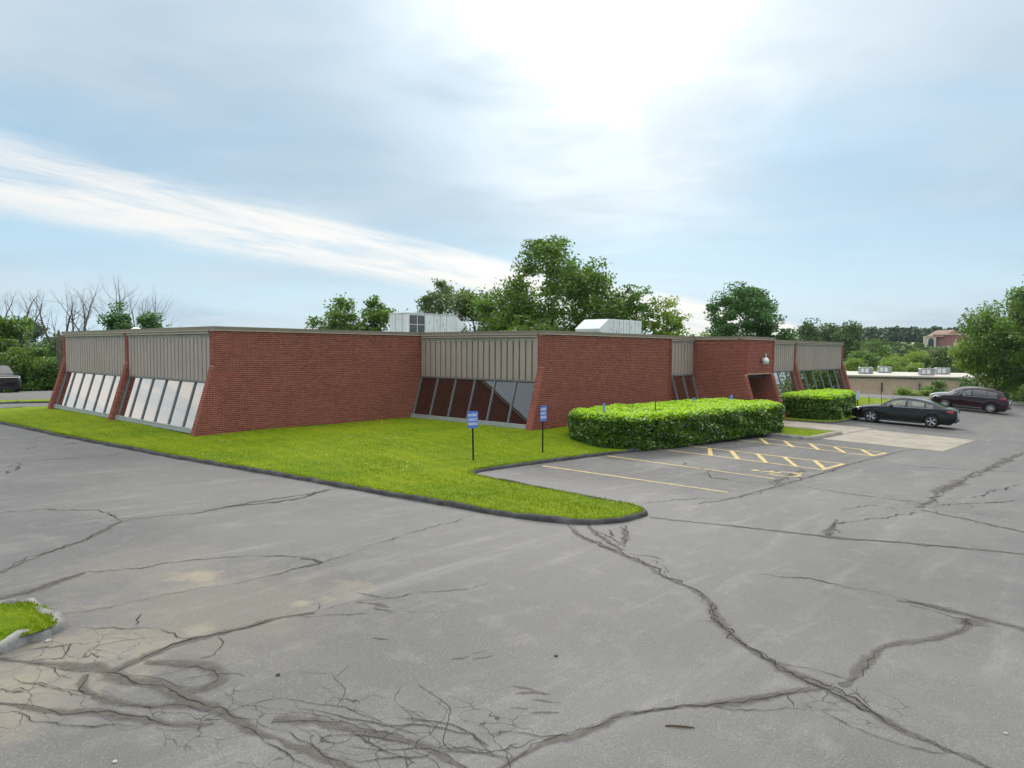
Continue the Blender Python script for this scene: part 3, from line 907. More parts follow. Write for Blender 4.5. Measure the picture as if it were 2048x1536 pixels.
tag(obj('hairline_cracks', hv, hf, M['crack'], lot, attrs={'edge': ha}), kind='stuff')

for i, uv in enumerate(([(715, 1186), (760, 1192)], [(725, 1192), (775, 1200)], [(708, 1204), (745, 1206)], [(735, 1208), (778, 1216)], [(745, 1216), (782, 1224)], [(905, 1320), (940, 1314)], [(945, 1308), (975, 1304)],
                         [(945, 1318), (985, 1310)], [(1022, 1376), (1075, 1386)], [(1030, 1388), (1100, 1390)], [(1065, 1400), (1125, 1406)], [(1020, 1414), (1055, 1418)], [(1062, 1424), (1118, 1424)], [(775, 1256), (800, 1260)], [(745, 1276), (775, 1280)])):
    strip('tyre_scuff', pp(*uv), .07, .005 + .0003 * (i % 3), M['sealant'], lot, .3, .08, i + 300, .3, .2)

# loose bits on the asphalt ------------------------------------------------
tw = P(1360, 1455)
mb = MB(); mb.tube([(-.11, .03, .008), (-.03, .012, .011), (.04, -.008, .010), (.11, -.03, .007)], [.006, .008, .008, .004], 6)
tag(mb.build('twig', M['wood'], None, tw, R(-40)), 'short brown twig lying on bare asphalt near the bottom edge', 'twig')
def pebble(uv, r, mat, label):
    q = P(*uv); mb = MB()
    mb.lathe([(0.001, -r * .4), (r * .8, -r * .25), (r, 0), (r * .75, r * .4), (.001, r * .55)], 7)
    vs = [(x * rnd.uniform(.8, 1.2), y * rnd.uniform(.8, 1.2), z) for x, y, z in mb.v]; mb.v = vs
    tag(mb.build('stone', M[mat], None, (q.x, q.y, q.z + r * .3)), label, 'stone', 'loose stones on the asphalt')
for uv, r, mt, lb in (((556, 1351), .022, 'darkstone', 'small dark stone alone in the middle left of the asphalt'), ((230, 1525), .018, 'stone', 'pale stone on the asphalt at the bottom left'),
                      ((1112, 1313), .02, 'darkstone', 'small dark pebble on the open asphalt below the lawn tip'), ((97, 1283), .028, 'stone', 'white stone lying against the small island kerb'),
                      ((2012, 1468), .016, 'stone', 'pale stone on the asphalt at the bottom right')):
    pebble(uv, r, mt, lb)


# ------------------------------------------------------------------ the office building
a1, a2, a3, a4, a5, aF, a6 = 11.11, 20.10, 29.26, 32.30, 35.76, 44.65, 53.5
b1, bF, bL, b2, b3, b4, b5 = 23.37, 30.83, 38.9, 16.53, 17.02, 14.40, 16.60
ZR, ZT, ZH, ZS, ZSL, ZB = 3.773, 3.64, 1.93, .24, 2.45, -.35   # cap top, wall top, window head, sill, slant start, buried foot
SLP = .30                                                       # lean of the slanted fins
TH = .30                                                        # fin thickness
BO = Vector((a1, b1, 0))
bld = empty('office_building', BO)
tag(bld, 'low red brick office building with taupe metal siding and slanted dark windows', 'building')


def W(p): return Vector(p) - BO


def prof(z, zs=ZSL):
    return max(0.0, (zs - z) * SLP)


LB, HB, JT = .2032, .0677, .0125     # brick module length, height, joint
singles = []                          # candidate bricks kept as single objects: (distance, wall, verts)


def brick_face(origin, u, v, n, rows, lo, hi, proud=.007, phase=0.0, unit=LB):
    """bricks on a plane; rows = count upwards from origin, lo(k)/hi(k) = extents of row k along u; returns list of 8-vertex bricks"""
    out = []
    for k in range(rows):
        s0, s1 = lo(k), hi(k)
        if s1 - s0 < .03: continue
        off = phase + (unit * .5 if k % 2 else 0)
        j = math.floor((s0 - off) / unit)
        while True:
            p0 = off + j * unit; p1 = p0 + unit
            j += 1
            if p0 >= s1: break
            q0, q1 = max(p0, s0), min(p1, s1)
            if q1 - q0 < .035: continue
            q0 += JT * .5 if q0 > s0 + 1e-6 else 0
            q1 -= JT * .5 if q1 < s1 - 1e-6 else 0
            z0 = k * HB + JT * .5; z1 = (k + 1) * HB - JT * .5
            pr = proud + rnd.uniform(-.0015, .0015)
            base = [origin + u * q0 + v * z0, origin + u * q1 + v * z0, origin + u * q1 + v * z1, origin + u * q0 + v * z1]
            out.append(([b + n * pr for b in base], [b - n * .004 for b in base]))
    return out


BF = [(0, 1, 2, 3), (0, 4, 5, 1), (1, 5, 6, 2), (2, 6, 7, 3), (3, 7, 4, 0)]
Cx = Vector((0, 0, CAMZ))


def wall(core_v, core_f, faces):
    """a wall part: mortar core mesh + its bricks (a few near ones single, the rest joined)"""
    core = obj('brick_wall', [W(p) for p in core_v], core_f, M['mortar'], bld)
    vs, fs = [], []
    for fr, bk in faces:
        c = (fr[0] + fr[2]) * .5
        d = (c - Cx).length
        singles.append((d - (0 if (fr[1] - fr[0]).length > .12 else 100) * -1, core, fr, bk))
    return core


def finish_bricks(nsingle=300):
    order = sorted(range(len(singles)), key=lambda i: singles[i][0])
    keep = set(order[:nsingle])
    rest = {}
    for i, (d, core, fr, bk) in enumerate(singles):
        if i in keep:
            c = fr[0]
            obj('brick', [W(p) - W(c) for p in fr + bk], BF, M['brick'], core, W(c))
        else:
            rest.setdefault(core.name, [core, []])[1].append(fr + bk)
    for core, lst in rest.values():
        arr = np.array([[tuple(W(p)) for p in q] for q in lst], np.float32)
        n = len(arr)
        f = (np.array(BF)[None] + (np.arange(n) * 8)[:, None, None]).reshape(-1, 4)
        tag(obj('brickwork', arr.reshape(-1, 3), f, M['brick'], core), kind='stuff')


ROWS = int((ZT - ZB) / HB)
ZB = ZT - ROWS * HB
X, Y, UZ = Vector((1, 0, 0)), Vector((0, 1, 0)), Vector((0, 0, 1))


def profile_pts(s, zs=ZSL, ext=.0):
    """outline (offset, z) of a fin end from the top down"""
    return [(0, ZT), (0, zs), (prof(ZB, zs), ZB)]


def long_wall(start, along, nrm, length, thick, lean_start=None, lean_end=None, both=False, zs=ZSL):
    """wall from start going 'along', facing nrm; lean_* True when that end follows the slanted profile"""
    o = Vector(start)
    ls = prof(ZB, zs) if lean_start else 0; le = prof(ZB, zs) if lean_end else 0
    pol = [(0, ZT), (length, ZT)]
    pol += [(length, zs), (length + le, ZB)] if lean_end else [(length, ZB)]
    pol += [(-ls, ZB), (0, zs)] if lean_start else [(0, ZB)]
    n = len(pol)
    f = [o + along * x + UZ * z for x, z in pol]
    bk = [p - nrm * thick for p in f]
    fr = list(range(n)); 
    flip = along.cross(UZ).dot(nrm) > 0
    core_f = [tuple(fr) if not flip else tuple(reversed(fr)), tuple(n + i for i in (reversed(range(n)) if not flip else range(n)))]
    for i in range(n):
        j = (i + 1) % n
        core_f.append((i, j, n + j, n + i) if flip else (j, i, n + i, n + j))
    bo = Vector((o.x, o.y, ZB))
    zmid = lambda k: ZB + (k + .5) * HB
    faces = brick_face(bo, along, UZ, nrm, ROWS, lambda k: -prof(zmid(k), zs) if lean_start else 0.0, lambda k: length + (prof(zmid(k), zs) if lean_end else 0))
    if both:
        faces += brick_face(bo - nrm * thick, along, UZ, -nrm, ROWS, lambda k: -prof(zmid(k), zs) if lean_start else 0.0, lambda k: length + (prof(zmid(k), zs) if lean_end else 0))
    def end_face(org, outdir):
        ff = []
        side = -nrm
        r0 = int((ZT - zs) / HB)
        ff += brick_face(Vector((org.x, org.y, zs)), side, UZ, outdir, r0, lambda k: 0, lambda k: thick, phase=0)
        v = (UZ * 1 - outdir * SLP).normalized()
        base = Vector((org.x, org.y, ZB)) + outdir * prof(ZB, zs)
        nn = (outdir + UZ * SLP).normalized()
        r1 = int((Vector((org.x, org.y, zs)) - base).length / HB)
        ff += brick_face(base, side, v, nn, r1, lambda k: 0, lambda k: thick, phase=.05)
        return ff
    if lean_start: faces += end_face(o, -along)
    if lean_end: faces += end_face(o + along * length, along)
    return wall(f + bk, core_f, faces)


# brick walls and fins
long_wall((a1, b1, 0), X, -Y, a2 - a1 + .12, TH, lean_start=True)                 # near long wall
long_wall((a2, b2, 0), X, -Y, a3 - a2, TH, lean_start=True)                        # second long wall
long_wall((a3 - TH, b2, 0), Y, -X, b3 - b2 + .3, TH)                               # its return
for bb in (bF, bL - TH):
    long_wall((a1, bb, 0), X, -Y, .45, TH, lean_start=True)                        # fins of the left facade
long_wall((a4, b3 + .3, 0), -Y, -X, b3 + .3 - b4, TH, lean_end=True, zs=1.96)       # left side of the entrance block
long_wall((a5 - TH, b4 + 3.0, 0), -Y, -X, 3.0, TH, lean_end=True, zs=1.96)          # right side of the entrance block
for aa in (aF - TH, a6 - TH):
    long_wall((aa, b5 + .45, 0), -Y, -X, .45, TH, lean_end=True)                    # fins of the far facade

# entrance: brick head over the opening, recess, door
ex0, ex1 = a4 + TH, a5 - TH
hv_ = [Vector((ex0, b4, 1.96)), Vector((ex1, b4, 1.96)), Vector((ex1, b4, ZT)), Vector((ex0, b4, ZT))]
hb_ = [p + Y * TH for p in hv_]
hr = int((ZT - 1.96) / HB)
wall(hv_ + hb_, [(0, 1, 2, 3), (7, 6, 5, 4), (0, 4, 5, 1), (1, 5, 6, 2), (2, 6, 7, 3), (3, 7, 4, 0)],
     brick_face(Vector((ex0, b4, ZT - hr * HB)), X, UZ, -Y, hr, lambda k: -TH + .002, lambda k: ex1 - ex0 + TH - .002))
MB().box(W(((ex0 + ex1) / 2, b4 + 1.66, 1.90)), (ex1 - ex0 - .01, 2.7, .22)).build('ceiling', M['foundation'], bld)
door = MB().box(W(((ex0 + ex1) / 2, b4 + 2.95, .95)), (ex1 - ex0 - .02, .08, 2.1)).build('door', M['aluminium'], bld)
for k in (-1, 1):
    MB().box(W(((ex0 + ex1) / 2 + k * .68, b4 + 2.90, 1.02)), (1.15, .03, 1.7)).build('pane', M['glass'], door)
    MB().tube([W(((ex0 + ex1) / 2 + k * .08, b4 + 2.85, .75)), W(((ex0 + ex1) / 2 + k * .08, b4 + 2.85, 1.25))], .018).build('handle', M['steel'], door)

# hidden outer walls and roof
MB().box(W(((a1 + a6) / 2, bL - .15, 1.6)), (a6 - a1 - .7, .3, 4.0)).build('rear_wall', M['brick'], bld)
MB().box(W((a6 - .15, (b5 + bL) / 2 + .3, 1.6)), (.3, bL - b5 - .8, 4.0)).build('end_wall', M['brick'], bld)
roof_poly = [(a1 + .02, b1 + .02), (a2 + .02, b1 + .02), (a2 + .02, b2 + .02), (a3 - .02, b2 + .02), (a3 - .02, b3 + .02), (a4 + .02, b3 + .02), (a4 + .02, b4 + .02),
             (a5 - .02, b4 + .02), (a5 - .02, b5 + .02), (a6 - .02, b5 + .02), (a6 - .02, bL - .02), (a1 + .02, bL - .02)]
MB().prism([(x - BO.x, y - BO.y) for x, y in roof_poly], 3.40, 3.52).build('roof', M['roof'], bld)


def fascia(p, q, nrm, over=.045, cap0=0.0, cap1=0.0, runs=()):
    """metal cap along the roof edge between two plan points"""
    p, q = Vector((*p, 0)), Vector((*q, 0)); t_ = (q - p).normalized(); L = (q - p).length
    rot = Matrix((t_, -nrm, UZ)).transposed().to_4x4()
    def bx(mat, name, z0, z1, out0, out1, par):
        mb = MB(); c = (p + q) / 2 + t_ * (cap1 - cap0) / 2
        s = Vector((L + cap0 + cap1, out1 - out0, z1 - z0))
        mb.box(W(c + nrm * (out0 + out1) / 2 + UZ * (z0 + z1) / 2), s, rot.to_3x3())
        return mb.build(name, M[mat], par)
    f = bx('fascia', 'fascia', ZR - .115, ZR, -.30, over, bld)
    bx('fascia_trim', 'fascia_trim', ZR - .145, ZR - .117, -.2, over + .012, f)
    for r0, r1 in runs:            # second trim step, only above the siding
        def bt2(mat, z0, z1, o1):
            MB().box(W(p + t_ * (r0 + r1) / 2 + nrm * (o1 - .05) / 2 + UZ * (z0 + z1) / 2), (r1 - r0, o1 + .05, z1 - z0), rot.to_3x3()).build('fascia_trim', M[mat], f)
        bt2('fascia', ZR - .205, ZR - .147, over - .012); bt2('fascia_trim', ZR - .235, ZR - .207, over)


fascia((a1, bL), (a1, b1 + .30), -X, runs=((TH, bL - bF - TH), (bL - bF, bL - b1 - TH)))
fascia((a1, b1), (a2 + .3, b1), -Y, cap0=.045)
fascia((a2, b1 - .047), (a2, b2 + .30), -X, runs=((.05, b1 - b2 - TH - .047),))
fascia((a2, b2), (a3, b2), -Y, cap0=.045)
fascia((a3 + .002, b3), (a4, b3), -Y, runs=((.0, a4 - a3),))
fascia((a4, b3 - .047), (a4, b4 + .30), -X)
fascia((a4, b4), (a5, b4), -Y, cap0=.045)
fascia((a5 + .002, b5), (a6, b5), -Y, runs=((0, aF - TH - a5), (aF - a5, a6 - TH - a5)))

# siding panels: one shared profile, one object per panel
PW = .3048
def panel_mesh(h, w_=PW):
    x = w_ / 2
    pts = [(-x + .026, .0), (-x + .036, -.045), (-x * .2, -.047), (x * .2, -.047), (x - .036, -.045), (x - .026, .0)]
    vs = [(px, py, z) for z in (0, h) for px, py in pts]
    return mesh('siding_panel', vs, [(i, i + 1, i + 7, i + 6) for i in range(5)], M['siding'])
PZ0, PZ1 = ZH, ZR - .16
pm = panel_mesh(PZ1 - PZ0)


def panel_run(p, q, nrm, setback=.07):
    """siding between two plan points (facing nrm) with a dark backing sheet and a head flashing"""
    p, q = Vector((*p, 0)), Vector((*q, 0)); L = (q - p).length; t_ = (q - p) / L
    n = max(1, round(L / PW))
    rot = Matrix((t_, -nrm, UZ)).transposed()
    rz = math.atan2(t_.y, t_.x)
    base = p - nrm * setback
    bk = MB(); bk.box(W((p + q) / 2 - nrm * (setback + .02) + UZ * (PZ0 + PZ1) / 2), (L, .02, PZ1 - PZ0 - .01), rot)
    par = bk.build('siding', M['siding_dark'], bld)
    for i in range(n):
        o = obj('siding_panel', pm, None, None, par)
        o.location = W(base + t_ * (i + .5) * (L / n) + UZ * PZ0); o.rotation_euler[2] = rz
        o.scale = (L / n / PW, 1, 1)


def window_run(p, q, nrm, npanes, setback=.07):
    """slanted strip window: sill, head, mullions and panes, leaning outwards at the foot"""
    p, q = Vector((*p, 0)), Vector((*q, 0)); L = (q - p).length; t_ = (q - p) / L
    top = p - nrm * setback + UZ * (ZH - .05)
    out = (ZH - .05 - ZS) * SLP
    down = (nrm * out - UZ * (ZH - .05 - ZS))
    H = down.length; dn = down / H
    face = (nrm + UZ * SLP).normalized()
    rot = Matrix((t_, face, dn)).transposed()
    if rot.determinant() < 0: rot = Matrix((-t_, face, dn)).transposed()
    mb = MB()
    rp = Matrix((t_, -nrm, UZ)).transposed()
    mb.box(W((p + q) / 2 - nrm * (setback - .01) + UZ * (ZH - .03)), (L - .004, .12, .07), rp)                       # head flashing
    par = mb.build('window', M['aluminium'], bld)
    foot = top + down
    mid = foot + t_ * L / 2
    mb = MB()
    mb.box(W(mid + nrm * .015 + UZ * .045), (L - .006, .14, .10), rp)
    mb.box(W(mid + nrm * .035 - UZ * .035), (L - .006, .15, .06), rp)
    mb.build('sill', M['sill'], par)
    MB().box(W(mid - nrm * .03 - UZ * .28), (L - .006, .10, .42), rp).build('foundation', M['foundation'], par)
    for i in range(npanes + 1):
        s_ = min(max(i * L / npanes, .035), L - .035)
        MB().box(W(top + t_ * s_ + dn * H / 2 + face * .012), (.065, .075, H), rot).build('mullion', M['aluminium'], par)
    for i in range(npanes):
        w_ = L / npanes - .02
        c = top + t_ * (i + .5) * L / npanes + dn * H / 2
        tilt = Matrix.Rotation(rnd.uniform(-.004, .004), 3, 'Z')
        MB().box(W(c), (w_, .012, H), rot).build('pane', M['glass'], par)


for (y0, y1, n) in ((bF + TH, bL - TH, 6), (b1 + TH, bF, 6)):
    panel_run((a1, y1), (a1, y0), -X); window_run((a1, y1), (a1, y0), -X, n)
panel_run((a2, b1), (a2, b2 + TH), -X); window_run((a2, b1), (a2, b2 + TH), -X, 6)
panel_run((a3, b3), (a4, b3), -Y); window_run((a3, b3), (a4, b3), -Y, 3)
for (x0, x1, n) in ((a5, aF - TH, 7), (aF, a6 - TH, 6)):
    panel_run((x0, b5), (x1, b5), -Y); window_run((x0, b5), (x1, b5), -Y, n)
finish_bricks()


# ------------------------------------------------------------------ rooftop units
def hvac_left():
    o = empty('rooftop_unit', (*D(815, 660, 36).xy, 3.52))
    tag(o, 'white rooftop air unit with dark double grille and end hood', 'air conditioner', 'rooftop units of the office building')
    L, Wd, Hh = 3.35, 1.45, 1.22
    MB().box((L / 2 + .1, Wd / 2, .06), (L - .1, Wd - .1, .12)).build('curb', M['steel'], o)
    b = MB().bevbox((L / 2, Wd / 2, .12 + Hh / 2), (L, Wd, Hh), .02).build('cabinet', M['hvac'], o)
    MB().box((L / 2, Wd / 2, .12 + Hh + .02), (L + .06, Wd + .06, .035)).build('lid', M['hvac'], o)
    MB().box((.62, -.004, .12 + Hh * .50), (.98, .02, Hh * .86)).build('grille', M['hvac_dark'], b)
    MB().box((.62, -.018, .12 + Hh * .5), (.03, .02, Hh * .86)).box((.62, -.018, .12 + Hh * .55), (.98, .018, .025)).build('grille_bar', M['hvac'], b)
    for x in (1.15, 1.75, 2.2, 2.65): MB().box((x, -.003, .12 + Hh / 2), (.02, .012, Hh * .98)).build('seam', M['hvac_seam'], b)
    for y in (.4, .95): MB().box((-.003, y, .12 + Hh / 2), (.012, .02, Hh * .98)).build('seam', M['hvac_seam'], b)
    for x, z in ((1.45, .9), (1.95, 1.0), (2.4, .8), (2.5, .55)): MB().box((x, -.005, z), (.03, .012, .16)).build('latch', M['hvac_seam'], b)
    h = MB(); v = [(L, 0, .25), (L, 0, 1.33), (L + .7, 0, .80), (L + .45, 0, .6), (L, Wd, .25), (L, Wd, 1.33), (L + .7, Wd, .80), (L + .45, Wd, .6)]
    h.add(v, [(0, 3, 2, 1), (4, 5, 6, 7), (1, 2, 6, 5), (2, 3, 7, 6), (3, 0, 4, 7)]).build('hood', M['hvac'], o)
hvac_left()


def hvac_right():
    o = empty('rooftop_unit', (*D(1217, 660, 36).xy, 3.52))
    tag(o, 'white rooftop air unit with a slanted intake hood on its left end', 'air conditioner', 'rooftop units of the office building')
    L, Wd, Hh = 3.1, 1.5, 1.0
    MB().box((L / 2 + .1, Wd / 2, .06), (L - .1, Wd - .1, .12)).build('curb', M['steel'], o)
    b = MB().bevbox((L / 2, Wd / 2, .12 + Hh / 2), (L, Wd, Hh), .02).build('cabinet', M['hvac'], o)
    for x in (.45, .95, 1.35, 1.9, 2.45): MB().box((x, -.003, .12 + Hh / 2), (.02, .012, Hh * .98)).build('seam', M['hvac_seam'], b)
    for x, z in ((.25, .62), (.7, .5), (1.15, .62), (2.1, .75), (2.75, .9)): MB().box((x, -.005, z), (.035, .012, .17)).build('latch', M['hvac_seam'], b)
    h = MB(); v = [(0, 0, .30), (0, 0, 1.12), (-.8, 0, .62), (-.72, 0, .48), (0, Wd, .30), (0, Wd, 1.12), (-.8, Wd, .62), (-.72, Wd, .48)]
    h.add(v, [(0, 1, 2, 3), (4, 7, 6, 5), (1, 5, 6, 2), (2, 6, 7, 3), (3, 7, 4, 0)]).build('hood', M['hvac'], o)
    MB().box((-.35, Wd / 2, .1), (.75, Wd * .8, .22)).build('duct', M['hvac'], o)
hvac_right()
q = D(272, 655, 30.5)
vent = tag(empty('roof_vent', (q.x, q.y, 3.52)), 'small white domed vent on the roof above the left facade', 'vent')
MB().lathe([(.12, 0), (.12, .22), (.001, .22)], 12).build('pipe', M['steel'], vent, smooth=True)
MB().lathe([(.20, .20), (.21, .26), (.17, .34), (.08, .39), (.001, .40)], 14).build('cap', M['white'], vent, smooth=True)

# wall lamp over the entrance
lm = tag(empty('wall_lamp', (34.15, b4 - .012, 2.62)), 'white bell shaped wall lamp on the brick above the entrance', 'lamp')
lm.scale = (.78, .78, .78)
MB().bevbox((0, -.03, .12), (.12, .06, .2), .01).build('bracket', M['steel'], lm)
MB().tube([(0, -.03, .16), (0, -.14, .24), (0, -.25, .30), (0, -.28, .30)], .022, 8).build('arm', M['steel'], lm, smooth=True)
MB().lathe([(.001, .44), (.05, .44), (.065, .36), (.07, .27), (.075, .20)], 14, (0, -.28, 0)).build('ballast', M['steel'], lm, smooth=True)
MB().lathe([(.075, .20), (.15, .14), (.20, .04), (.20, -.02)], 18, (0, -.28, 0)).build('shade', M['white'], lm, smooth=True)
MB().lathe([(.192, -.02), (.185, -.17), (.16, -.20), (.001, -.20)], 18, (0, -.28, 0)).build('lens', M['hvac'], lm, smooth=True)


# ------------------------------------------------------------------ foliage tools
def leaf_quads(C, size, rg, up=.25, aspect=.62, droop=0.0):
    """diamond leaves (2 triangles each) at centres C, random orientation biased to face up"""
    n = len(C)
    nrm = rg.normal(size=(n, 3)); nrm[:, 2] = np.abs(nrm[:, 2]) + up
    nrm /= np.linalg.norm(nrm, axis=1)[:, None]
    t_ = rg.normal(size=(n, 3)); t_[:, 2] -= droop
    t_ -= nrm * (t_ * nrm).sum(1)[:, None]; t_ /= np.linalg.norm(t_, axis=1)[:, None] + 1e-9
    s_ = np.cross(nrm, t_)
    L = (size * rg.uniform(.65, 1.3, n))[:, None]
    Wd = L * aspect
    mid = C + t_ * L * .02 + nrm * L * .10
    V = np.stack([C - t_ * L * .5, mid + s_ * Wd * .5 - nrm * L * .16, C + t_ * L * .5, mid - s_ * Wd * .5 - nrm * L * .16], 1).reshape(-1, 3)
    F = np.arange(4 * n).reshape(n, 4)
    return V, F


def tubes_mesh(segs, n=5):
    """segs: (p0, p1, r0, r1) -> joined tapered tubes"""
    V, F = [], []
    k = 0
    for p0, p1, r0, r1 in segs:
        d = p1 - p0
        L = np.linalg.norm(d)
        if L < 1e-5: continue
        d = d / L
        a = np.cross(d, (0, 0, 1.0) if abs(d[2]) < .9 else (1.0, 0, 0)); a /= np.linalg.norm(a)
        b = np.cross(d, a)
        q = np.arange(n) * 2 * math.pi / n
        ring = np.cos(q)[:, None] * a + np.sin(q)[:, None] * b
        V.append(p0 + ring * r0); V.append(p1 + ring * r1)
        i = np.arange(n); j = (i + 1) % n
        F.append(np.stack([k + i, k + j, k + n + j, k + n + i], 1)); k += 2 * n
    return np.concatenate(V), np.concatenate(F)


def grow(tips, trunk, rg, tip_r=.02, wander=.12, exp=2.4):
    """connect tips to the trunk polyline by nearest-node attachment; returns segments with pipe-model radii"""
    nodes = [np.array(p, float) for p in trunk]
    par = [-1] + list(range(len(trunk) - 1))
    base = nodes[0]
    order = np.argsort([np.min([np.linalg.norm(t_ - n_) for n_ in nodes]) for t_ in tips])
    for i in order:
        t_ = np.array(tips[i], float)
        arr = np.array(nodes)
        d = t_ - arr
        dist = np.linalg.norm(d, axis=1)
        # prefer attachment points lower than the tip so that branches rise
        cost = dist + np.where(d[:, 2] < .15 * dist, (.15 * dist - d[:, 2]) * 1.6, 0)
        cost[0] += 1e3
        j = int(np.argmin(cost))
        p = nodes[j]
        n = max(1, int(dist[j] / .9))
        prev = j
        for k in range(1, n + 1):
            f = k / n
            q = p + (t_ - p) * f
            q = q + np.array((0, 0, -.10 * dist[j] * math.sin(math.pi * f) * .5))
            if k < n: q = q + rg.normal(size=3) * wander * dist[j] / n
            nodes.append(q); par.append(prev); prev = len(nodes) - 1
    cnt = np.zeros(len(nodes))
    has = set(par)
    for i in range(len(nodes) - 1, 0, -1):
        if i not in has: cnt[i] += 1
        cnt[par[i]] += cnt[i]
    rad = tip_r * np.maximum(cnt, 1) ** (1 / exp)
    segs = [(nodes[par[i]], nodes[i], rad[par[i]] if par[i] else rad[i] * 1.15, rad[i]) for i in range(1, len(nodes))]
    return segs, nodes


def crown_tips(lumps, n, rg, shell=.55):
    """points spread through a union of ellipsoid lumps (cx,cy,cz,rx,ry,rz), weighted to the outside"""
    w_ = np.array([l[3] * l[4] * l[5] for l in lumps]) ** .75
    w_ /= w_.sum()
    out = []
    for l, k in zip(lumps, rg.multinomial(n, w_)):
        d = rg.normal(size=(k, 3)); d /= np.linalg.norm(d, axis=1)[:, None] + 1e-9
        r = rg.uniform(shell ** 3, 1, k) ** (1 / 3)
        out.append(np.array(l[:3]) + d * r[:, None] * np.array(l[3:]))
    return np.concatenate(out)


def make_tree(name, label, cat, base, lumps, ntips, nleaf, leaf, mat, seed, tip_r=.022, clump=.55, trunk_h=None, bark='bark', group=None, lean=(0, 0), shell=.5, up=.25, droop=0.0, hollow=False):
    """base: foot of the trunk (world); lumps relative to the foot"""
    rg = np.random.default_rng(seed)
    o = tag(empty(name, base), label, cat, group)
    tips = crown_tips(lumps, ntips, rg, shell)
    tips = tips[tips[:, 2] > .3]
    top = max(l[2] + l[5] * .3 for l in lumps)
    th = trunk_h or top
    trunk = [np.array((lean[0] * f * th + rg.normal() * .04 * th * f * .4, lean[1] * f * th + rg.normal() * .04 * th * f * .4, th * f)) for f in np.linspace(0, 1, 7)]
    trunk[0] = np.array((0., 0., -.3))
    segs, nodes = grow(tips, trunk, rg, tip_r)
    V, F = tubes_mesh(segs)
    obj('trunk', V, F, M[bark], o, smooth=True)
    if nleaf:
        per = rg.multinomial(nleaf, rg.dirichlet(np.full(len(tips), 2.5)))
        cc = np.repeat(np.arange(len(tips)), per)
        sz = clump * rg.uniform(.6, 1.35, len(tips))
        C = tips[cc] + np.clip(rg.normal(size=(len(cc), 3)), -1.5, 1.5) * (sz[cc] * .66)[:, None] * np.array((1, 1, .72))
        V, F = leaf_quads(C, leaf, rg, up, droop=droop)
        tint = np.clip(np.repeat(rg.beta(2, 2.4, len(tips))[cc] * .65 + rg.uniform(0, .35, len(cc)), 4), 0, 1)
        obj('crown', V, F, M[mat], o, attrs={'tint': tint})
    return o


def lumps_for(w_, h, lo, n, rg, flat=.8):
    w_ = w_ * 1.12
    """a natural crown: a handful of overlapping ellipsoids between heights lo and h, width w_"""
    out = [(0, 0, lo + (h - lo) * .52, w_ * .36, w_ * .36, (h - lo) * .42)]
    for i in range(n):
        q = 2 * math.pi * i / n + rg.uniform(-.4, .4)
        zz = lo + (h - lo) * rg.uniform(.22, .82)
        rr = w_ * .5 * math.sqrt(max(.1, 1 - ((zz - lo) / (h - lo) * 1.0 - .42) ** 2 * 2.2))
        s_ = w_ * rg.uniform(.15, .24)
        out.append((math.cos(q) * (rr - s_ * .9), math.sin(q) * (rr - s_ * .9), zz, s_, s_, s_ * flat))
    out.append((w_ * rg.uniform(-.06, .06), 0, h - (h - lo) * .16, w_ * .2, w_ * .2, (h - lo) * .17))
    return out


def ground_z(a, b):
    return float(terrain_h(np.array(a), np.array(b)))


def spot(u, depth):
    q = D(u, 700, depth)
    z = g(q.x, q.y) if (-45 < q.x < 73.5 and -90 < q.y < 58) else ground_z(q.x, q.y)
    return Vector((q.x, q.y, z))


def pix_tree(name, label, cat, u0, u1, vtop, depth, ntips, nleaf, leaf, mat, seed, lo=.22, nl=7, group=None, clump=.6, tip_r=.022, shell=.5, flat=.8, up=.25, droop=0., dz=0):
    """tree whose crown spans photo columns u0..u1 with its top at row vtop, standing at a chosen distance"""
    base = spot((u0 + u1) / 2, depth); base.z += dz
    h = D((u0 + u1) / 2, vtop, depth).z - base.z
    w_ = (u1 - u0) / FPX * depth
    rg = np.random.default_rng(seed + 1000)
    return make_tree(name, label, cat, base, lumps_for(w_, h, h * lo, nl, rg, flat), ntips, nleaf, leaf, mat, seed, tip_r, clump, h * .8, group=group, shell=shell, up=up, droop=droop)


# ------------------------------------------------------------------ trees behind the building
G1 = 'trees behind the office building'
pix_tree('broadleaf_tree', 'tallest broad green tree rising behind the middle of the building', 'tree', 972, 1236, 486, 58, 320, 46000, .26, 'leaf_mid', 1, .18, 11, G1, .72)
pix_tree('broadleaf_tree', 'feathery green tree behind the building, left of the tallest tree', 'tree', 880, 1015, 572, 64, 120, 13000, .25, 'leaf_olive', 2, .12, 7, G1, .62)
pix_tree('broadleaf_tree', 'thin topped tree right behind the left rooftop unit', 'tree', 815, 935, 566, 66, 90, 8000, .25, 'leaf_olive', 3, .15, 7, G1, .55)
pix_tree('small_tree', 'low round tree filling the gap under the tallest crown', 'tree', 1010, 1110, 622, 52, 60, 8000, .22, 'leaf_mid', 14, .1, 6, G1, .5)
pix_tree('broadleaf_tree', 'open leafy tree left of the left rooftop unit', 'tree', 634, 722, 590, 52, 60, 5200, .23, 'leaf_mid', 4, .25, 8, G1, .48, shell=.65)
pix_tree('broadleaf_tree', 'lower leafy tree just left of the left rooftop unit', 'tree', 712, 796, 600, 54, 60, 5200, .23, 'leaf_mid', 5, .25, 8, G1, .48, shell=.65)
pix_tree('airy_tree', 'airy tree with gaps of sky behind the right rooftop unit', 'tree', 1222, 1318, 566, 55, 52, 3600, .23, 'leaf_mid', 6, .2, 7, G1, .45, shell=.72)
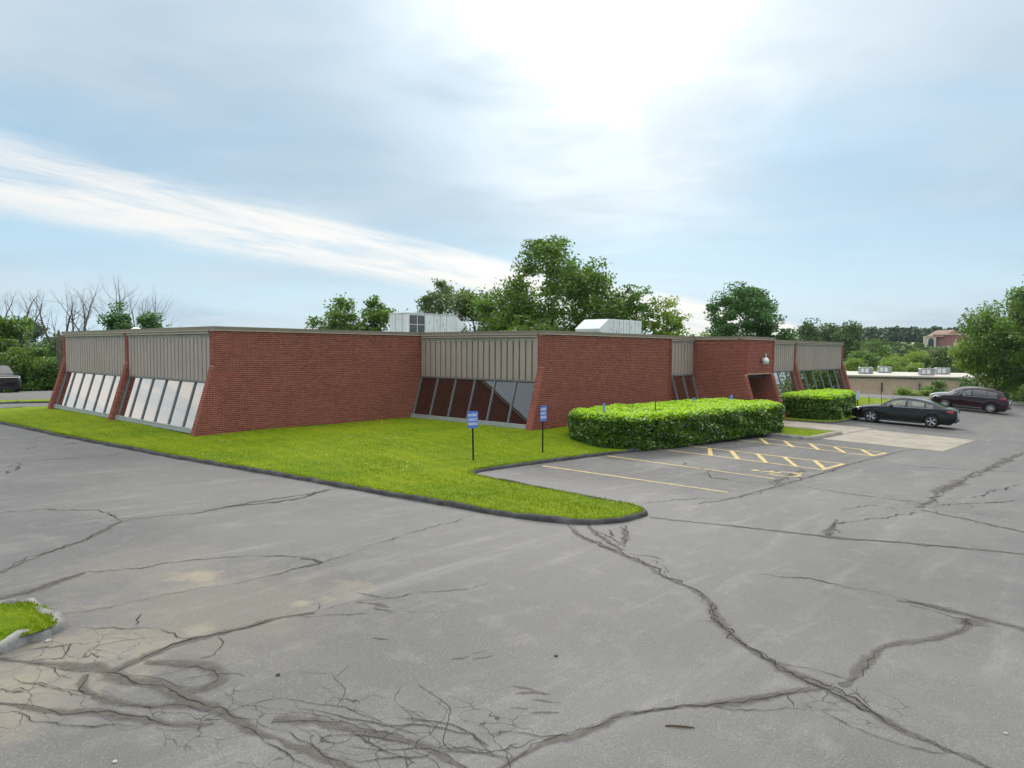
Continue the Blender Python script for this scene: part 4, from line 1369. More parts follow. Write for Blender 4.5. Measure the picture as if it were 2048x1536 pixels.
pix_tree('airy_tree', 'airy light tree right of the right rooftop unit', 'tree', 1290, 1376, 592, 55, 56, 4200, .22, 'leaf_light', 7, .2, 7, G1, .45, shell=.7)
pix_tree('maple_tree', 'dense dark green tree behind the entrance block', 'tree', 1408, 1572, 574, 72, 170, 24000, .27, 'leaf_dark', 8, .2, 10, G1, .72)
pix_tree('low_bush', 'pale low bush showing over the roof beside the entrance block', 'bush', 1360, 1440, 654, 62, 30, 2200, .2, 'leaf_light', 9, .1, 5, None, .45)
pix_tree('round_tree', 'dark rounded tree above the roof of the left facade', 'tree', 206, 272, 612, 60, 70, 9000, .24, 'leaf_dark', 10, .2, 7, G1, .5)
pix_tree('round_tree', 'small dark tree right of the dark rounded tree', 'tree', 262, 336, 628, 62, 55, 6500, .24, 'leaf_dark', 11, .2, 6, G1, .48)

# left edge: wall of shrubs and trees behind the far lot
G2 = 'greenery at the left edge of the far lot'
pix_tree('large_shrub', 'dense dark tree at the very left edge behind the truck', 'tree', -60, 62, 632, 58, 120, 17000, .24, 'leaf_mid', 20, .05, 9, G2, .65)
pix_tree('large_shrub', 'bright green bush to the right of the truck', 'bush', 22, 112, 700, 56, 90, 14000, .2, 'leaf_mid', 21, .02, 8, G2, .55)
pix_tree('large_shrub', 'darker bush touching the far end of the left facade', 'bush', 70, 150, 676, 63, 80, 11000, .22, 'leaf_dark', 22, .02, 7, G2, .55)
pix_tree('large_shrub', 'low leafy bush at the edge of the far lot by the fin', 'bush', 55, 140, 735, 57, 70, 10000, .18, 'leaf_dark', 23, .02, 7, G2, .45)
pix_tree('large_shrub', 'low dark bush behind the truck', 'bush', -70, 40, 725, 60, 80, 10000, .2, 'leaf_dark', 24, .02, 7, G2, .5)
pix_tree('far_tree', 'hazy distant tree left of the dead trees', 'tree', 42, 100, 652, 190, 40, 2600, .6, 'leaf_farblue', 25, .05, 6, None, 1.5)
pix_tree('far_tree', 'hazy distant tree behind the dead trunk', 'tree', 88, 150, 668, 200, 40, 2600, .6, 'leaf_farblue', 26, .05, 6, None, 1.5)
pix_tree('far_tree', 'pale distant tree under the hazy crown at far left', 'tree', 40, 90, 690, 150, 40, 2600, .5, 'leaf_far', 27, .05, 6, None, 1.2)


def bare_tree(label, u0, u1, vtop, depth, ntips, seed, tip_r=.013, mat='deadbark', trunk=.3, name='bare_tree', fork=5):
    """leafless tree: a few upright stems that fork and end in fine twigs"""
    rg = np.random.default_rng(seed)
    base = spot((u0 + u1) / 2, depth)
    h = D((u0 + u1) / 2, vtop, depth).z - base.z
    w_ = (u1 - u0) / FPX * depth
    o = tag(empty(name, base), label, 'tree', 'leafless trees at the left')
    segs, tw = [], []
    def go(p, d, L, r, lev):
        n = 4
        for k in range(n):
            d = d + rg.normal(size=3) * .10 + np.array((0, 0, .04)); d /= np.linalg.norm(d)
            q = p + d * L / n
            (segs if lev < 3 else tw).append((p, q, r, r * .86)); r *= .86; p = q
            if lev < 4 and k >= 1 and rg.random() < (.9 if lev else .35):
                s_ = rg.normal(size=3); s_[2] = abs(s_[2]) * .5; s_ -= d * (s_ @ d); s_ /= np.linalg.norm(s_)
                go(p, (d * .72 + s_ * .62) / np.linalg.norm(d * .72 + s_ * .62), L * rg.uniform(.42, .62), r * .52, lev + 1)
        if lev < 4: go(p, d, L * .5, r * .8, lev + 1)
    for i in range(fork):
        q = 2 * math.pi * i / fork + rg.uniform(-.4, .4)
        sp = w_ * .5 / h
        d = np.array((math.cos(q) * sp * rg.uniform(.5, 1.3), math.sin(q) * sp * rg.uniform(.5, 1.3), 1.0)); d /= np.linalg.norm(d)
        go(np.array((math.cos(q) * .15, math.sin(q) * .15, -.3)), d, h * rg.uniform(.52, .64), tip_r * 19, 0)
    V, F = tubes_mesh(segs); obj('trunk', V, F, M[mat], o)
    V, F = tubes_mesh(tw, 3); obj('twigs', V, F, M['twig'], o)
    return o


bare_tree('large leafless tree with spreading limbs above the far left fin', 78, 212, 578, 68, 60, 31, .014)
bare_tree('thin leafless tree behind the dark rounded tree', 222, 278, 582, 74, 40, 32, .009, fork=4)
bare_tree('thin leafless tree right of the dark rounded tree', 274, 318, 584, 74, 40, 33, .009, fork=4)
bare_tree('leafless tree cut off by the left edge of the picture', -75, 38, 580, 62, 50, 34, .013)
q = spot(118, 56)
tag(MB().tube([(0, 0, -.2), (.03, .02, 1.6), (-.03, .0, 3.2), (.02, .03, 4.4), (.0, .0, 5.0)], [.26, .22, .19, .16, .07], 8).build('dead_trunk', M['deadbark'], None, q), 'broken grey dead trunk standing by the far left fin', 'trunk')

# right edge and beyond the lot
G3 = 'greenery beyond the right end of the lot'
pix_tree('linden_tree', 'big light green tree at the right edge of the picture', 'tree', 1948, 2190, 560, 62, 240, 34000, .25, 'leaf_mid', 40, .14, 12, G3, .75, droop=.8)
pix_tree('linden_tree', 'lower hanging boughs of a green tree at the right edge', 'tree', 1925, 2060, 660, 66, 110, 14000, .24, 'leaf_light', 41, .12, 8, G3, .62, droop=.8)
for i, (u0, u1, vt, dp, mt, lb) in enumerate((
        (1905, 1985, 757, 72, 'leaf_dark', 'dark bush behind the maroon car, by the wooden pole'), (1960, 2060, 750, 74, 'leaf_light', 'light bush under the big tree at the right edge'),
        (1990, 2090, 770, 69, 'leaf_dark', 'dark low bush at the far right kerb'), (1845, 1915, 766, 74, 'leaf_mid', 'rounded bush in front of the lower building, left of the parked cars'),
        (1795, 1862, 783, 73, 'leaf_light', 'low trailing bush at the foot of the lower building'))):
    pix_tree('bush', lb, 'bush', u0, u1, vt, dp, 60, 9000, .19, mt, 50 + i, .0, 7, G3, .5, up=.6)
q = spot(1957, 70)
tag(MB().tube([(0, 0, -.3), (0, 0, D(1957, 715, 70).z - q.z)], [.11, .085], 8).build('wooden_pole', M['wood'], None, q), 'bare wooden pole in front of the big tree at the right', 'pole')
pix_tree('pine_tree', 'dark olive conifer left of the big tree at the right', 'tree', 1866, 1936, 692, 112, 80, 9000, .34, 'leaf_olive', 60, .05, 8, G3, .85)
for i, (u0, u1, vt, dp, mt, lb) in enumerate((
        (1700, 1760, 700, 120, 'leaf_mid', 'green tree above the lower building next to the far fin'), (1722, 1790, 682, 135, 'leaf_mid', 'rounded green tree below the distant poles'),
        (1765, 1815, 712, 118, 'leaf_light', 'bright tree in the middle above the white flat roof'), (1800, 1868, 700, 125, 'leaf_light', 'yellow green tree below the distant church'),
        (1752, 1800, 724, 112, 'leaf_light', 'small pale tree behind the white flat roof'), (1810, 1858, 728, 112, 'leaf_light', 'small leafy tree behind the roof units'),
        (1835, 1885, 715, 122, 'leaf_mid', 'green tree left of the olive conifer'), (1690, 1735, 720, 116, 'leaf_light', 'low tree rising behind the end of the far facade'),
        (1930, 2010, 700, 118, 'leaf_mid', 'green tree behind the big tree at the right edge'))):
    pix_tree('valley_tree', lb, 'tree', u0, u1, vt, dp, 60, 7000, .36, mt, 70 + i, .08, 7, 'trees in the valley', .95)
for i, (u0, u1, vt, dp, lb) in enumerate((
        (1588, 1650, 648, 150, 'tall hazy tree behind the far facade, leftmost of three'), (1630, 1690, 642, 150, 'tall hazy tree behind the far facade, middle of three'),
        (1676, 1722, 646, 145, 'tall hazy tree behind the far facade, rightmost of three'))):
    pix_tree('tall_tree', lb, 'tree', u0, u1, vt, dp, 90, 9000, .45, 'leaf_far', 90 + i, .15, 8, 'tall trees behind the far facade', 1.2)

# the wooded hill far away: crowns standing shoulder to shoulder, read as one mass
def wood_mass(name, label, u0, u1, d0, d1, n, vlo, vhi, mat, seed, leaf=1.1):
    rg = np.random.default_rng(seed)
    Cs, Ts = [], []
    for i in range(n):
        u = rg.uniform(u0, u1); dp = rg.uniform(d0, d1)
        q = D(u, 700, dp)
        zt = D(u, rg.uniform(vhi, vlo), dp).z
        zb = ground_z(q.x, q.y)
        hh = max(6, zt - zb); rr = rg.uniform(3.5, 6.0)
        k = 260
        d_ = rg.normal(size=(k, 3)); d_ /= np.linalg.norm(d_, axis=1)[:, None]
        c = np.array((q.x, q.y, zt - hh * .42)) + d_ * np.array((rr, rr, hh * .42)) * rg.uniform(.75, 1.0, (k, 1))
        Cs.append(c); Ts.append(np.clip(rg.uniform(0, .8) + rg.uniform(-.2, .2, k), 0, 1))
    C = np.concatenate(Cs); T = np.concatenate(Ts)
    V, F = leaf_quads(C, leaf, rg, .3, .8)
    o = obj(name, V - C.mean(0), F, M[mat], None, tuple(C.mean(0)), attrs={'tint': np.repeat(T, 4)})
    tag(o, label, 'woods', kind='stuff')
wood_mass('distant_woods', 'dark hazy wood along the skyline behind the church', 1660, 2080, 330, 430, 150, 672, 652, 'leaf_farblue', 5, 1.9)
wood_mass('far_woods', 'distant wood beyond the back of the building', -60, 1660, 300, 420, 190, 700, 690, 'leaf_farblue', 6, 1.9)
wood_mass('valley_woods', 'green wood in the valley left of the church lot', 1700, 1850, 200, 250, 26, 694, 682, 'leaf_far', 8, 1.2)

# ------------------------------------------------------------------ hedges
def hedge(name, label, poly, z0fun, height, nleaf, seed, leaf=.09, shoots=.5):
    """clipped hedge on a plan polygon: leafy skin over a dark twiggy core"""
    rg = np.random.default_rng(seed)
    poly = smoothline(poly, 2, True)
    P2 = [(p.x, p.y) for p in poly]
    c = np.mean(np.array(P2), 0)
    zb = float(np.mean([z0fun(p[0], p[1]) for p in P2]))
    o = tag(empty(name, (c[0], c[1], zb)), label, 'hedge')
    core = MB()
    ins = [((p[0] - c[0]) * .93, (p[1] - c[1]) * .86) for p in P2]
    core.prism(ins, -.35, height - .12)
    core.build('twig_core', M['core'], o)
    xs = np.array([p[0] for p in P2]); ys = np.array([p[1] for p in P2])
    # top surface
    nt = int(nleaf * .48)
    px = rg.uniform(xs.min(), xs.max(), nt * 3); py = rg.uniform(ys.min(), ys.max(), nt * 3)
    k = inside(px, py, P2); px, py = px[k][:nt], py[k][:nt]
    ed = seg_dist(px, py, P2)
    rnd_edge = .16 * np.clip(1 - ed / .28, 0, 1) ** 2
    lump = .035 * np.sin(px * 2.3 + 1) * np.cos(py * 2.9) + .03 * np.sin(px * 5.1) * np.sin(py * 4.3)
    hz = np.abs(rg.normal(0, .032, len(px)))
    pz = height - rnd_edge + lump - hz + .02
    top = np.stack([px - c[0], py - c[1], pz], 1)
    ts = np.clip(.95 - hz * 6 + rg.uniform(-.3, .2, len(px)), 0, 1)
    # sides
    ns = nleaf - nt
    per = np.array([np.hypot(xs[(i + 1) % len(xs)] - xs[i], ys[(i + 1) % len(xs)] - ys[i]) for i in range(len(xs))])
    e = rg.choice(len(xs), ns, p=per / per.sum())
    f = rg.uniform(0, 1, ns)
    sx = xs[e] + (xs[(e + 1) % len(xs)] - xs[e]) * f; sy = ys[e] + (ys[(e + 1) % len(xs)] - ys[e]) * f
    dx = c[0] - sx; dy = c[1] - sy
    ex, ey = (xs[(e + 1) % len(xs)] - xs[e]) / per[e], (ys[(e + 1) % len(xs)] - ys[e]) / per[e]
    nx, ny = -ey, ex
    sg = np.sign(nx * dx + ny * dy)
    nx, ny = nx * sg, ny * sg
    sz = rg.uniform(.02, 1, ns) * height
    dep = np.abs(rg.normal(0, .07, ns)) + .07 * np.sin(sx * 3.1 + sz * 5) * np.sin(sy * 2.7 + sz * 3.3) + .04 * np.sin(sx * 7.3 + sz * 9) * np.sin(sx * 5.1 - sz * 8) + .10 * np.clip(.25 - sz / height, 0, 1) + .12 * np.clip((sz / height - .85) / .15, 0, 1) ** 2 - .02
    side = np.stack([sx + nx * dep - c[0], sy + ny * dep - c[1], sz], 1)
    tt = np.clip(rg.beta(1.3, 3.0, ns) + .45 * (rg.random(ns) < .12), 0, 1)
    # young shoots on top are a paler green than old side leaves, with sunlight painted in too
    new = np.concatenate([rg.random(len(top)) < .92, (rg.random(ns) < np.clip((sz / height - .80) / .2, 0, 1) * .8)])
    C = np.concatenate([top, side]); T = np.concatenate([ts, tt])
    for nm, kk, mat in (('sunlit_new_growth', new, 'hedge_sunlit_new'), ('foliage', ~new, 'hedge_old')):
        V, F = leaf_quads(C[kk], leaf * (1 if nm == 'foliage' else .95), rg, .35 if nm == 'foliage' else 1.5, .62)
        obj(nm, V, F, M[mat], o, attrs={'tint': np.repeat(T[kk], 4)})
    # stray upright shoots
    st = [(np.array((x, y, height - .08)), np.array((x + rg.normal() * .03, y + rg.normal() * .03, height + rg.uniform(.05, .16))), .006, .003) for x, y in zip(px[:60] - c[0], py[:60] - c[1])]
    V, F = tubes_mesh(st, 3); obj('shoots', V, F, M['twig'], o)
    return o


H1 = [(18.62, 12.35), (20.2, 11.72), (25.3, 11.25), (28.2, 11.0), (28.95, 11.25), (29.15, 12.2), (29.3, 13.9), (28.6, 14.6), (25.2, 14.9), (20.9, 15.35), (19.6, 15.1), (18.75, 13.8)]
hedge('long_hedge', 'long clipped hedge with lime green top in front of the parking stalls', H1, lambda x, y: g(x, y) + .08, 1.13, 56000, 1, .10)
H2 = [(36.0, 11.75), (38.6, 11.75), (42.4, 12.4), (43.4, 13.0), (43.2, 14.3), (40.5, 14.6), (36.9, 14.5), (35.9, 13.8)]
hedge('short_hedge', 'shorter clipped hedge between the entrance walk and the black sedan', H2, lambda x, y: g(x, y) + .12, 1.22, 30000, 2, .1)
rg0 = np.random.default_rng(77)
q = P(1612, 838)
make_tree('small_shrub', 'small dark mounded shrub in front of the shorter hedge', 'shrub', Vector((q.x, q.y + .3, g(q.x, q.y) + .1)), [(0, 0, .32, .55, .5, .32), (.4, .1, .25, .35, .3, .25), (-.45, .1, .25, .3, .3, .2)], 40, 3000, .06, 'leaf_olive', 78, .006, .14, .4)


# ------------------------------------------------------------------ grass blades and clover
def blades(name, label, px, py, pz, hmean, seed, wd=.011):
    rg = np.random.default_rng(seed)
    n = len(px)
    h = hmean * rg.uniform(.5, 1.5, n)
    q = rg.uniform(0, 2 * math.pi, n); ln = rg.uniform(.1, .8, n) * h
    ww = wd * rg.uniform(.7, 1.6, n)
    bx, by = np.cos(q), np.sin(q)
    sx, sy = -by * ww, bx * ww
    V = np.stack([np.stack([px - sx, py - sy, pz - .005], 1), np.stack([px + sx, py + sy, pz - .005], 1), np.stack([px + bx * ln, py + by * ln, pz + h], 1)], 1).reshape(-1, 3)
    F = np.arange(3 * n).reshape(n, 3)
    tint = np.repeat((rg.random(n) < .10) * rg.uniform(.3, .9, n), 3)
    o = obj(name, V, F, M['blade'], None, attrs={'tint': tint})
    tag(o, label, 'grass', kind='stuff')


bp_ = [(p.x, p.y) for p in lawn_poly]
rgb = np.random.default_rng(5)
n = 900000
px = rgb.uniform(7, 40, n); py = rgb.uniform(6.8, 36, n)
dcam = np.hypot(px, py)
keep = (rgb.random(n) < np.clip((14.0 / dcam) ** 1.6, 0, 1)) & ~((px > a1 - .1) & (py > b1) & (px < a2)) & ~((px > a2 - .1) & (py > b2)) & ~((px > a4) & (py > b4))
px, py = px[keep], py[keep]
k = inside(px, py, bp_)
px, py = px[k], py[k]
ed = seg_dist(px, py, coarse)
pz = lawn_z(px, py)
blades('grass', 'short bright green lawn grass around the building', px, py, pz, .022, 8, .0075)
# shaggy fringe along the kerbs
kk = resample(kl, .02)
ex = np.array([p.x for p in kk]); ey = np.array([p.y for p in kk])
rep = 6
ex = np.repeat(ex, rep) + rgb.normal(0, .05, len(ex) * rep); ey = np.repeat(ey, rep) + rgb.normal(0, .05, len(ey) * rep)
k = inside(ex, ey, bp_)
ex, ey = ex[k], ey[k]
blades('grass', 'shaggy grass fringe along the lawn kerb', ex, ey, g(ex, ey) + .075, .042, 9, .008)
ix = rgb.uniform(-1.5, 2.4, 16000); iy = rgb.uniform(8.0, 9.7, 16000)
ip = [(p.x, p.y) for p in isl_poly]
k = inside(ix, iy, ip); ix, iy = ix[k], iy[k]
blades('grass', 'bright grass on the small island at the left edge', ix, iy, g(ix, iy) + .10, .032, 10, .008)

n = 2600
px = rgb.uniform(8, 24, n); py = rgb.uniform(7, 24, n)
k = inside(px, py, bp_) & ~((px > a1 - .2) & (py > b1 - .3)) & ~((px > a2 - 1) & (py > b2))
cl = np.sin(px * 1.1 + 2) * np.cos(py * .8 + 1) + .5 * np.sin(px * 2.7) * np.sin(py * 2.2)
k &= rgb.random(n) < np.clip(.12 + cl * .55, .01, 1)
px, py = px[k], py[k]
C = np.stack([px, py, lawn_z(px, py) + .06], 1)
V, F = leaf_quads(C, .026, rgb, 1.5, .95)
tag(obj('clover_flowers', V, F, M['flower']), 'tiny white clover flowers dotted over the lawn', 'flowers', kind='stuff')


# ------------------------------------------------------------------ signs
def text_mesh(txt, size, mat, name='lettering'):
    cu = bpy.data.curves.new('t', 'FONT'); cu.body = txt; cu.size = size; cu.align_x = 'CENTER'; cu.align_y = 'CENTER'
    cu.extrude = .0008; cu.offset = size * .018; cu.resolution_u = 2
    tmp = bpy.data.objects.new('t', cu); col.objects.link(tmp)
    dg = bpy.context.evaluated_depsgraph_get()
    me = bpy.data.meshes.new_from_object(tmp.evaluated_get(dg))
    bpy.data.objects.remove(tmp)
    me.name = name; me.materials.clear(); me.materials.append(mat)
    return me


TXT = [text_mesh(s_, .098, M['signwhite']) for s_ in ('PATIENT', 'ONLY', 'PARKING')]
def rplate(w_, h, r=.03):
    pts = []
    for cx_, cz_, q0 in ((w_ / 2 - r, h / 2 - r, 0), (-w_ / 2 + r, h / 2 - r, 90), (-w_ / 2 + r, -h / 2 + r, 180), (w_ / 2 - r, -h / 2 + r, 270)):
        for k in range(5):
            q = R(q0 + k * 22.5); pts.append((cx_ + r * math.cos(q), cz_ + r * math.sin(q)))
    n = len(pts)
    vs = [(x, -.0015, z) for x, z in pts] + [(x, .0015, z) for x, z in pts]
    return vs, [tuple(range(n)), tuple(range(2 * n - 1, n - 1, -1))] + [(i, n + i, n + (i + 1) % n, (i + 1) % n) for i in range(n)]


def sign_post(label, base, top, plate_h, rz, kind, group=None, tilt=0.0, plate_w=.305, face='signblue'):
    """thin black post with a small plate; the face looks along local -Y"""
    o = tag(empty('parking_sign', base, rz), label, 'sign', group)
    o.rotation_euler[1] = tilt
    h = top - base.z
    post = MB().box((0, .02, h / 2 - .1), (.045, .012, h + .16)).box((-.017, .012, h / 2 - .1), (.010, .018, h + .16)).box((.017, .012, h / 2 - .1), (.010, .018, h + .16))
    post.build('post', M['black'], o)
    v, f = rplate(plate_w, plate_h)
    pl = obj('plate', v, f, M[face], o, (0, -.004, h - plate_h / 2 + .01))
    for z in (plate_h * .43, -plate_h * .43):
        MB().lathe([(.001, -.006), (.009, -.005), (.009, 0)], 8, (0, 0, z), 'Y').build('bolt', M['steel'], pl)
    if kind == 'text':
        for me, z in zip(TXT, (.118, 0, -.118)):
            t_ = obj('lettering', me, None, None, pl, (0, -.0035, z)); t_.rotation_euler = (R(90), 0, 0)
            mx_ = max(v_.co.x for v_ in me.vertices) - min(v_.co.x for v_ in me.vertices)
            t_.scale = (min(1, .27 / mx_) * 1.0, 1.05, 1)
    if kind == 'chair':
        mb = wheelchair(Vector((0, 0)), .22, None, 0)
        vs = [(x, -.0035, y + .05) for x, y, z in mb.v]
        obj('wheelchair_symbol', vs, [q_ for q_ in mb.f], M['signwhite'], pl)
        MB().box((0, -.0035, -plate_h * .33), (.20, .002, .035)).build('text_bar', M['signwhite'], pl)
    return o


G4 = 'parking signs on thin black posts'
def on_lawn(u, v, dz=.13):
    q = P(u, v, dz); return Vector((q.x, q.y, float(lawn_z(np.array([q.x]), np.array([q.y]))[0])))
q = on_lawn(947, 913, .2); sign_post('blue patient only parking sign nearest the camera, on the lawn', q, D(947, 823, q.x * math.cos(YAW) + q.y * math.sin(YAW)).z, .457, R(-24), 'text', G4, R(-1.5))
q = on_lawn(1086, 899, .2); sign_post('blue patient only parking sign on the lawn close to the long hedge', q, D(1086, 812, q.x * math.cos(YAW) + q.y * math.sin(YAW)).z, .457, R(2), 'text', G4)
for (u, vt, dp, a_, rz, ti, lb) in ((1211, 806, 23.4, None, R(20), R(-9), 'leaning blue wheelchair sign poking out of the left part of the long hedge'),
                                    (1387, 796, 28.6, None, R(5), R(2), 'small blue sign at the back of the long hedge near the recessed windows'),
                                    (1463, 790, 29.8, None, R(5), 0, 'small blue sign at the back of the long hedge in front of the entrance'),
                                    (1625, 785, 40.5, None, R(5), 0, 'small blue sign just above the top of the shorter hedge')):
    q = D(u, vt, dp); bz = g(q.x, q.y) + .1
    sign_post(lb, Vector((q.x, q.y, bz)), q.z, .457 if u < 1300 else .38, rz, 'chair', G4, ti)
q = P(1711, 840, .1); sign_post('pale blue sign on a black post at the right end of the shorter hedge', Vector((q.x + 1.5, q.y + .35, g(q.x, q.y) + .1)), D(1711, 782, q.x * math.cos(YAW) + q.y * math.sin(YAW) + 1.3).z, .457, R(-30), 'blank', G4, 0, .2, 'signback')
for (u, v, vt, lb) in ((1738, 811, 782, 'left of two white topped posts on the far lawn'), (1763, 808, 781, 'right of two white topped posts on the far lawn'), (1786, 803, 791, 'short black stake right of the white topped posts')):
    q = P(u, v, .1); q.z = float(lawn_z(np.array([q.x]), np.array([q.y]))[0])
    tp = D(u, vt, q.x * math.cos(YAW) + q.y * math.sin(YAW)).z
    o = tag(empty('lawn_post', q), lb, 'post', 'posts on the far lawn')
    MB().box((0, 0, (tp - q.z) / 2 - .1), (.05, .03, tp - q.z)).build('stake', M['black'], o)
    if u < 1780: MB().box((0, -.02, tp - q.z - .28), (.09, .012, .34)).build('marker', M['white'], o)
q = D(1311, 800, 24.5)
tag(MB().tube([(0, 0, -.5), (.01, 0, 0), (-.01, .01, .12)], [.022, .02, .017], 6).build('wooden_stake', M['wood'], None, q), 'brown wooden stake sticking out of the long hedge', 'stake')


# ------------------------------------------------------------------ cars
def carpaint(name, color, rough=.28):
    m, t, out = material(name)
    p = gpos(t)
    c = t.mix(t.ramp(t.noise(p, 2.0, 3), .3, .7), tuple(x * .9 for x in color), tuple(x * 1.1 for x in color))
    bsdf(t, out, c, rough, 0, .12, coat=.8)
    return m
M['paint_black'] = carpaint('black_car_paint', (.003, .003, .004))
M['paint_maroon'] = carpaint('maroon_car_paint', (.022, .004, .007))
M['paint_silver'] = carpaint('silver_car_paint', (.34, .345, .35))
M['tyre'] = simple('tyre_rubber', (.018, .018, .018), .85, var=.2)
M['alloy'] = simple('silver_alloy_wheel', (.55, .56, .58), .3, metal=.7, var=.05)
M['chrome'] = simple('chrome_trim', (.75, .75, .76), .12, metal=1.0, var=.02)
M['darkplastic'] = simple('black_plastic', (.012, .012, .013), .6, var=.1)
M['interior'] = simple('dark_cabin', (.035, .033, .032), .8, var=.15)
M['redlens'] = simple('red_tail_lens', (.34, .015, .02), .2, var=.1, coat=.5)
M['clearlens'] = simple('clear_headlamp_lens', (.62, .63, .64), .12, var=.06, coat=.8)
m, t, out = material('car_window_glass')
gl = t.n('ShaderNodeBsdfGlossy'); gl.inputs['Roughness'].default_value = .01; gl.inputs['Color'].default_value = (.9, .95, .95, 1)
tr = t.n('ShaderNodeBsdfTransparent'); tr.inputs[0].default_value = (.60, .68, .64, 1)
fr = t.n('ShaderNodeFresnel'); fr.inputs[0].default_value = 1.5
mx = t.n('ShaderNodeMixShader'); t.put(mx.inputs[0], t.m('ADD', fr.outputs[0], .06, clamp=True))
t.t.links.new(tr.outputs[0], mx.inputs[1]); t.t.links.new(gl.outputs[0], mx.inputs[2]); t.t.links.new(mx.outputs[0], out.inputs[0])
M['carglass'] = m
M['carglass_dark'] = simple('privacy_glass', (.012, .012, .014), .05, var=.05, spec=.8, coat=1.0)


def lerpf(tab, x):
    xs = [p[0] for p in tab]; ys = [p[1] for p in tab]
    return float(np.interp(x, xs, ys))


def smf(tab, x, k=.07):
    return sum(lerpf(tab, x + d * k) * w_ for d, w_ in ((-2, .1), (-1, .25), (0, .3), (1, .25), (2, .1)))


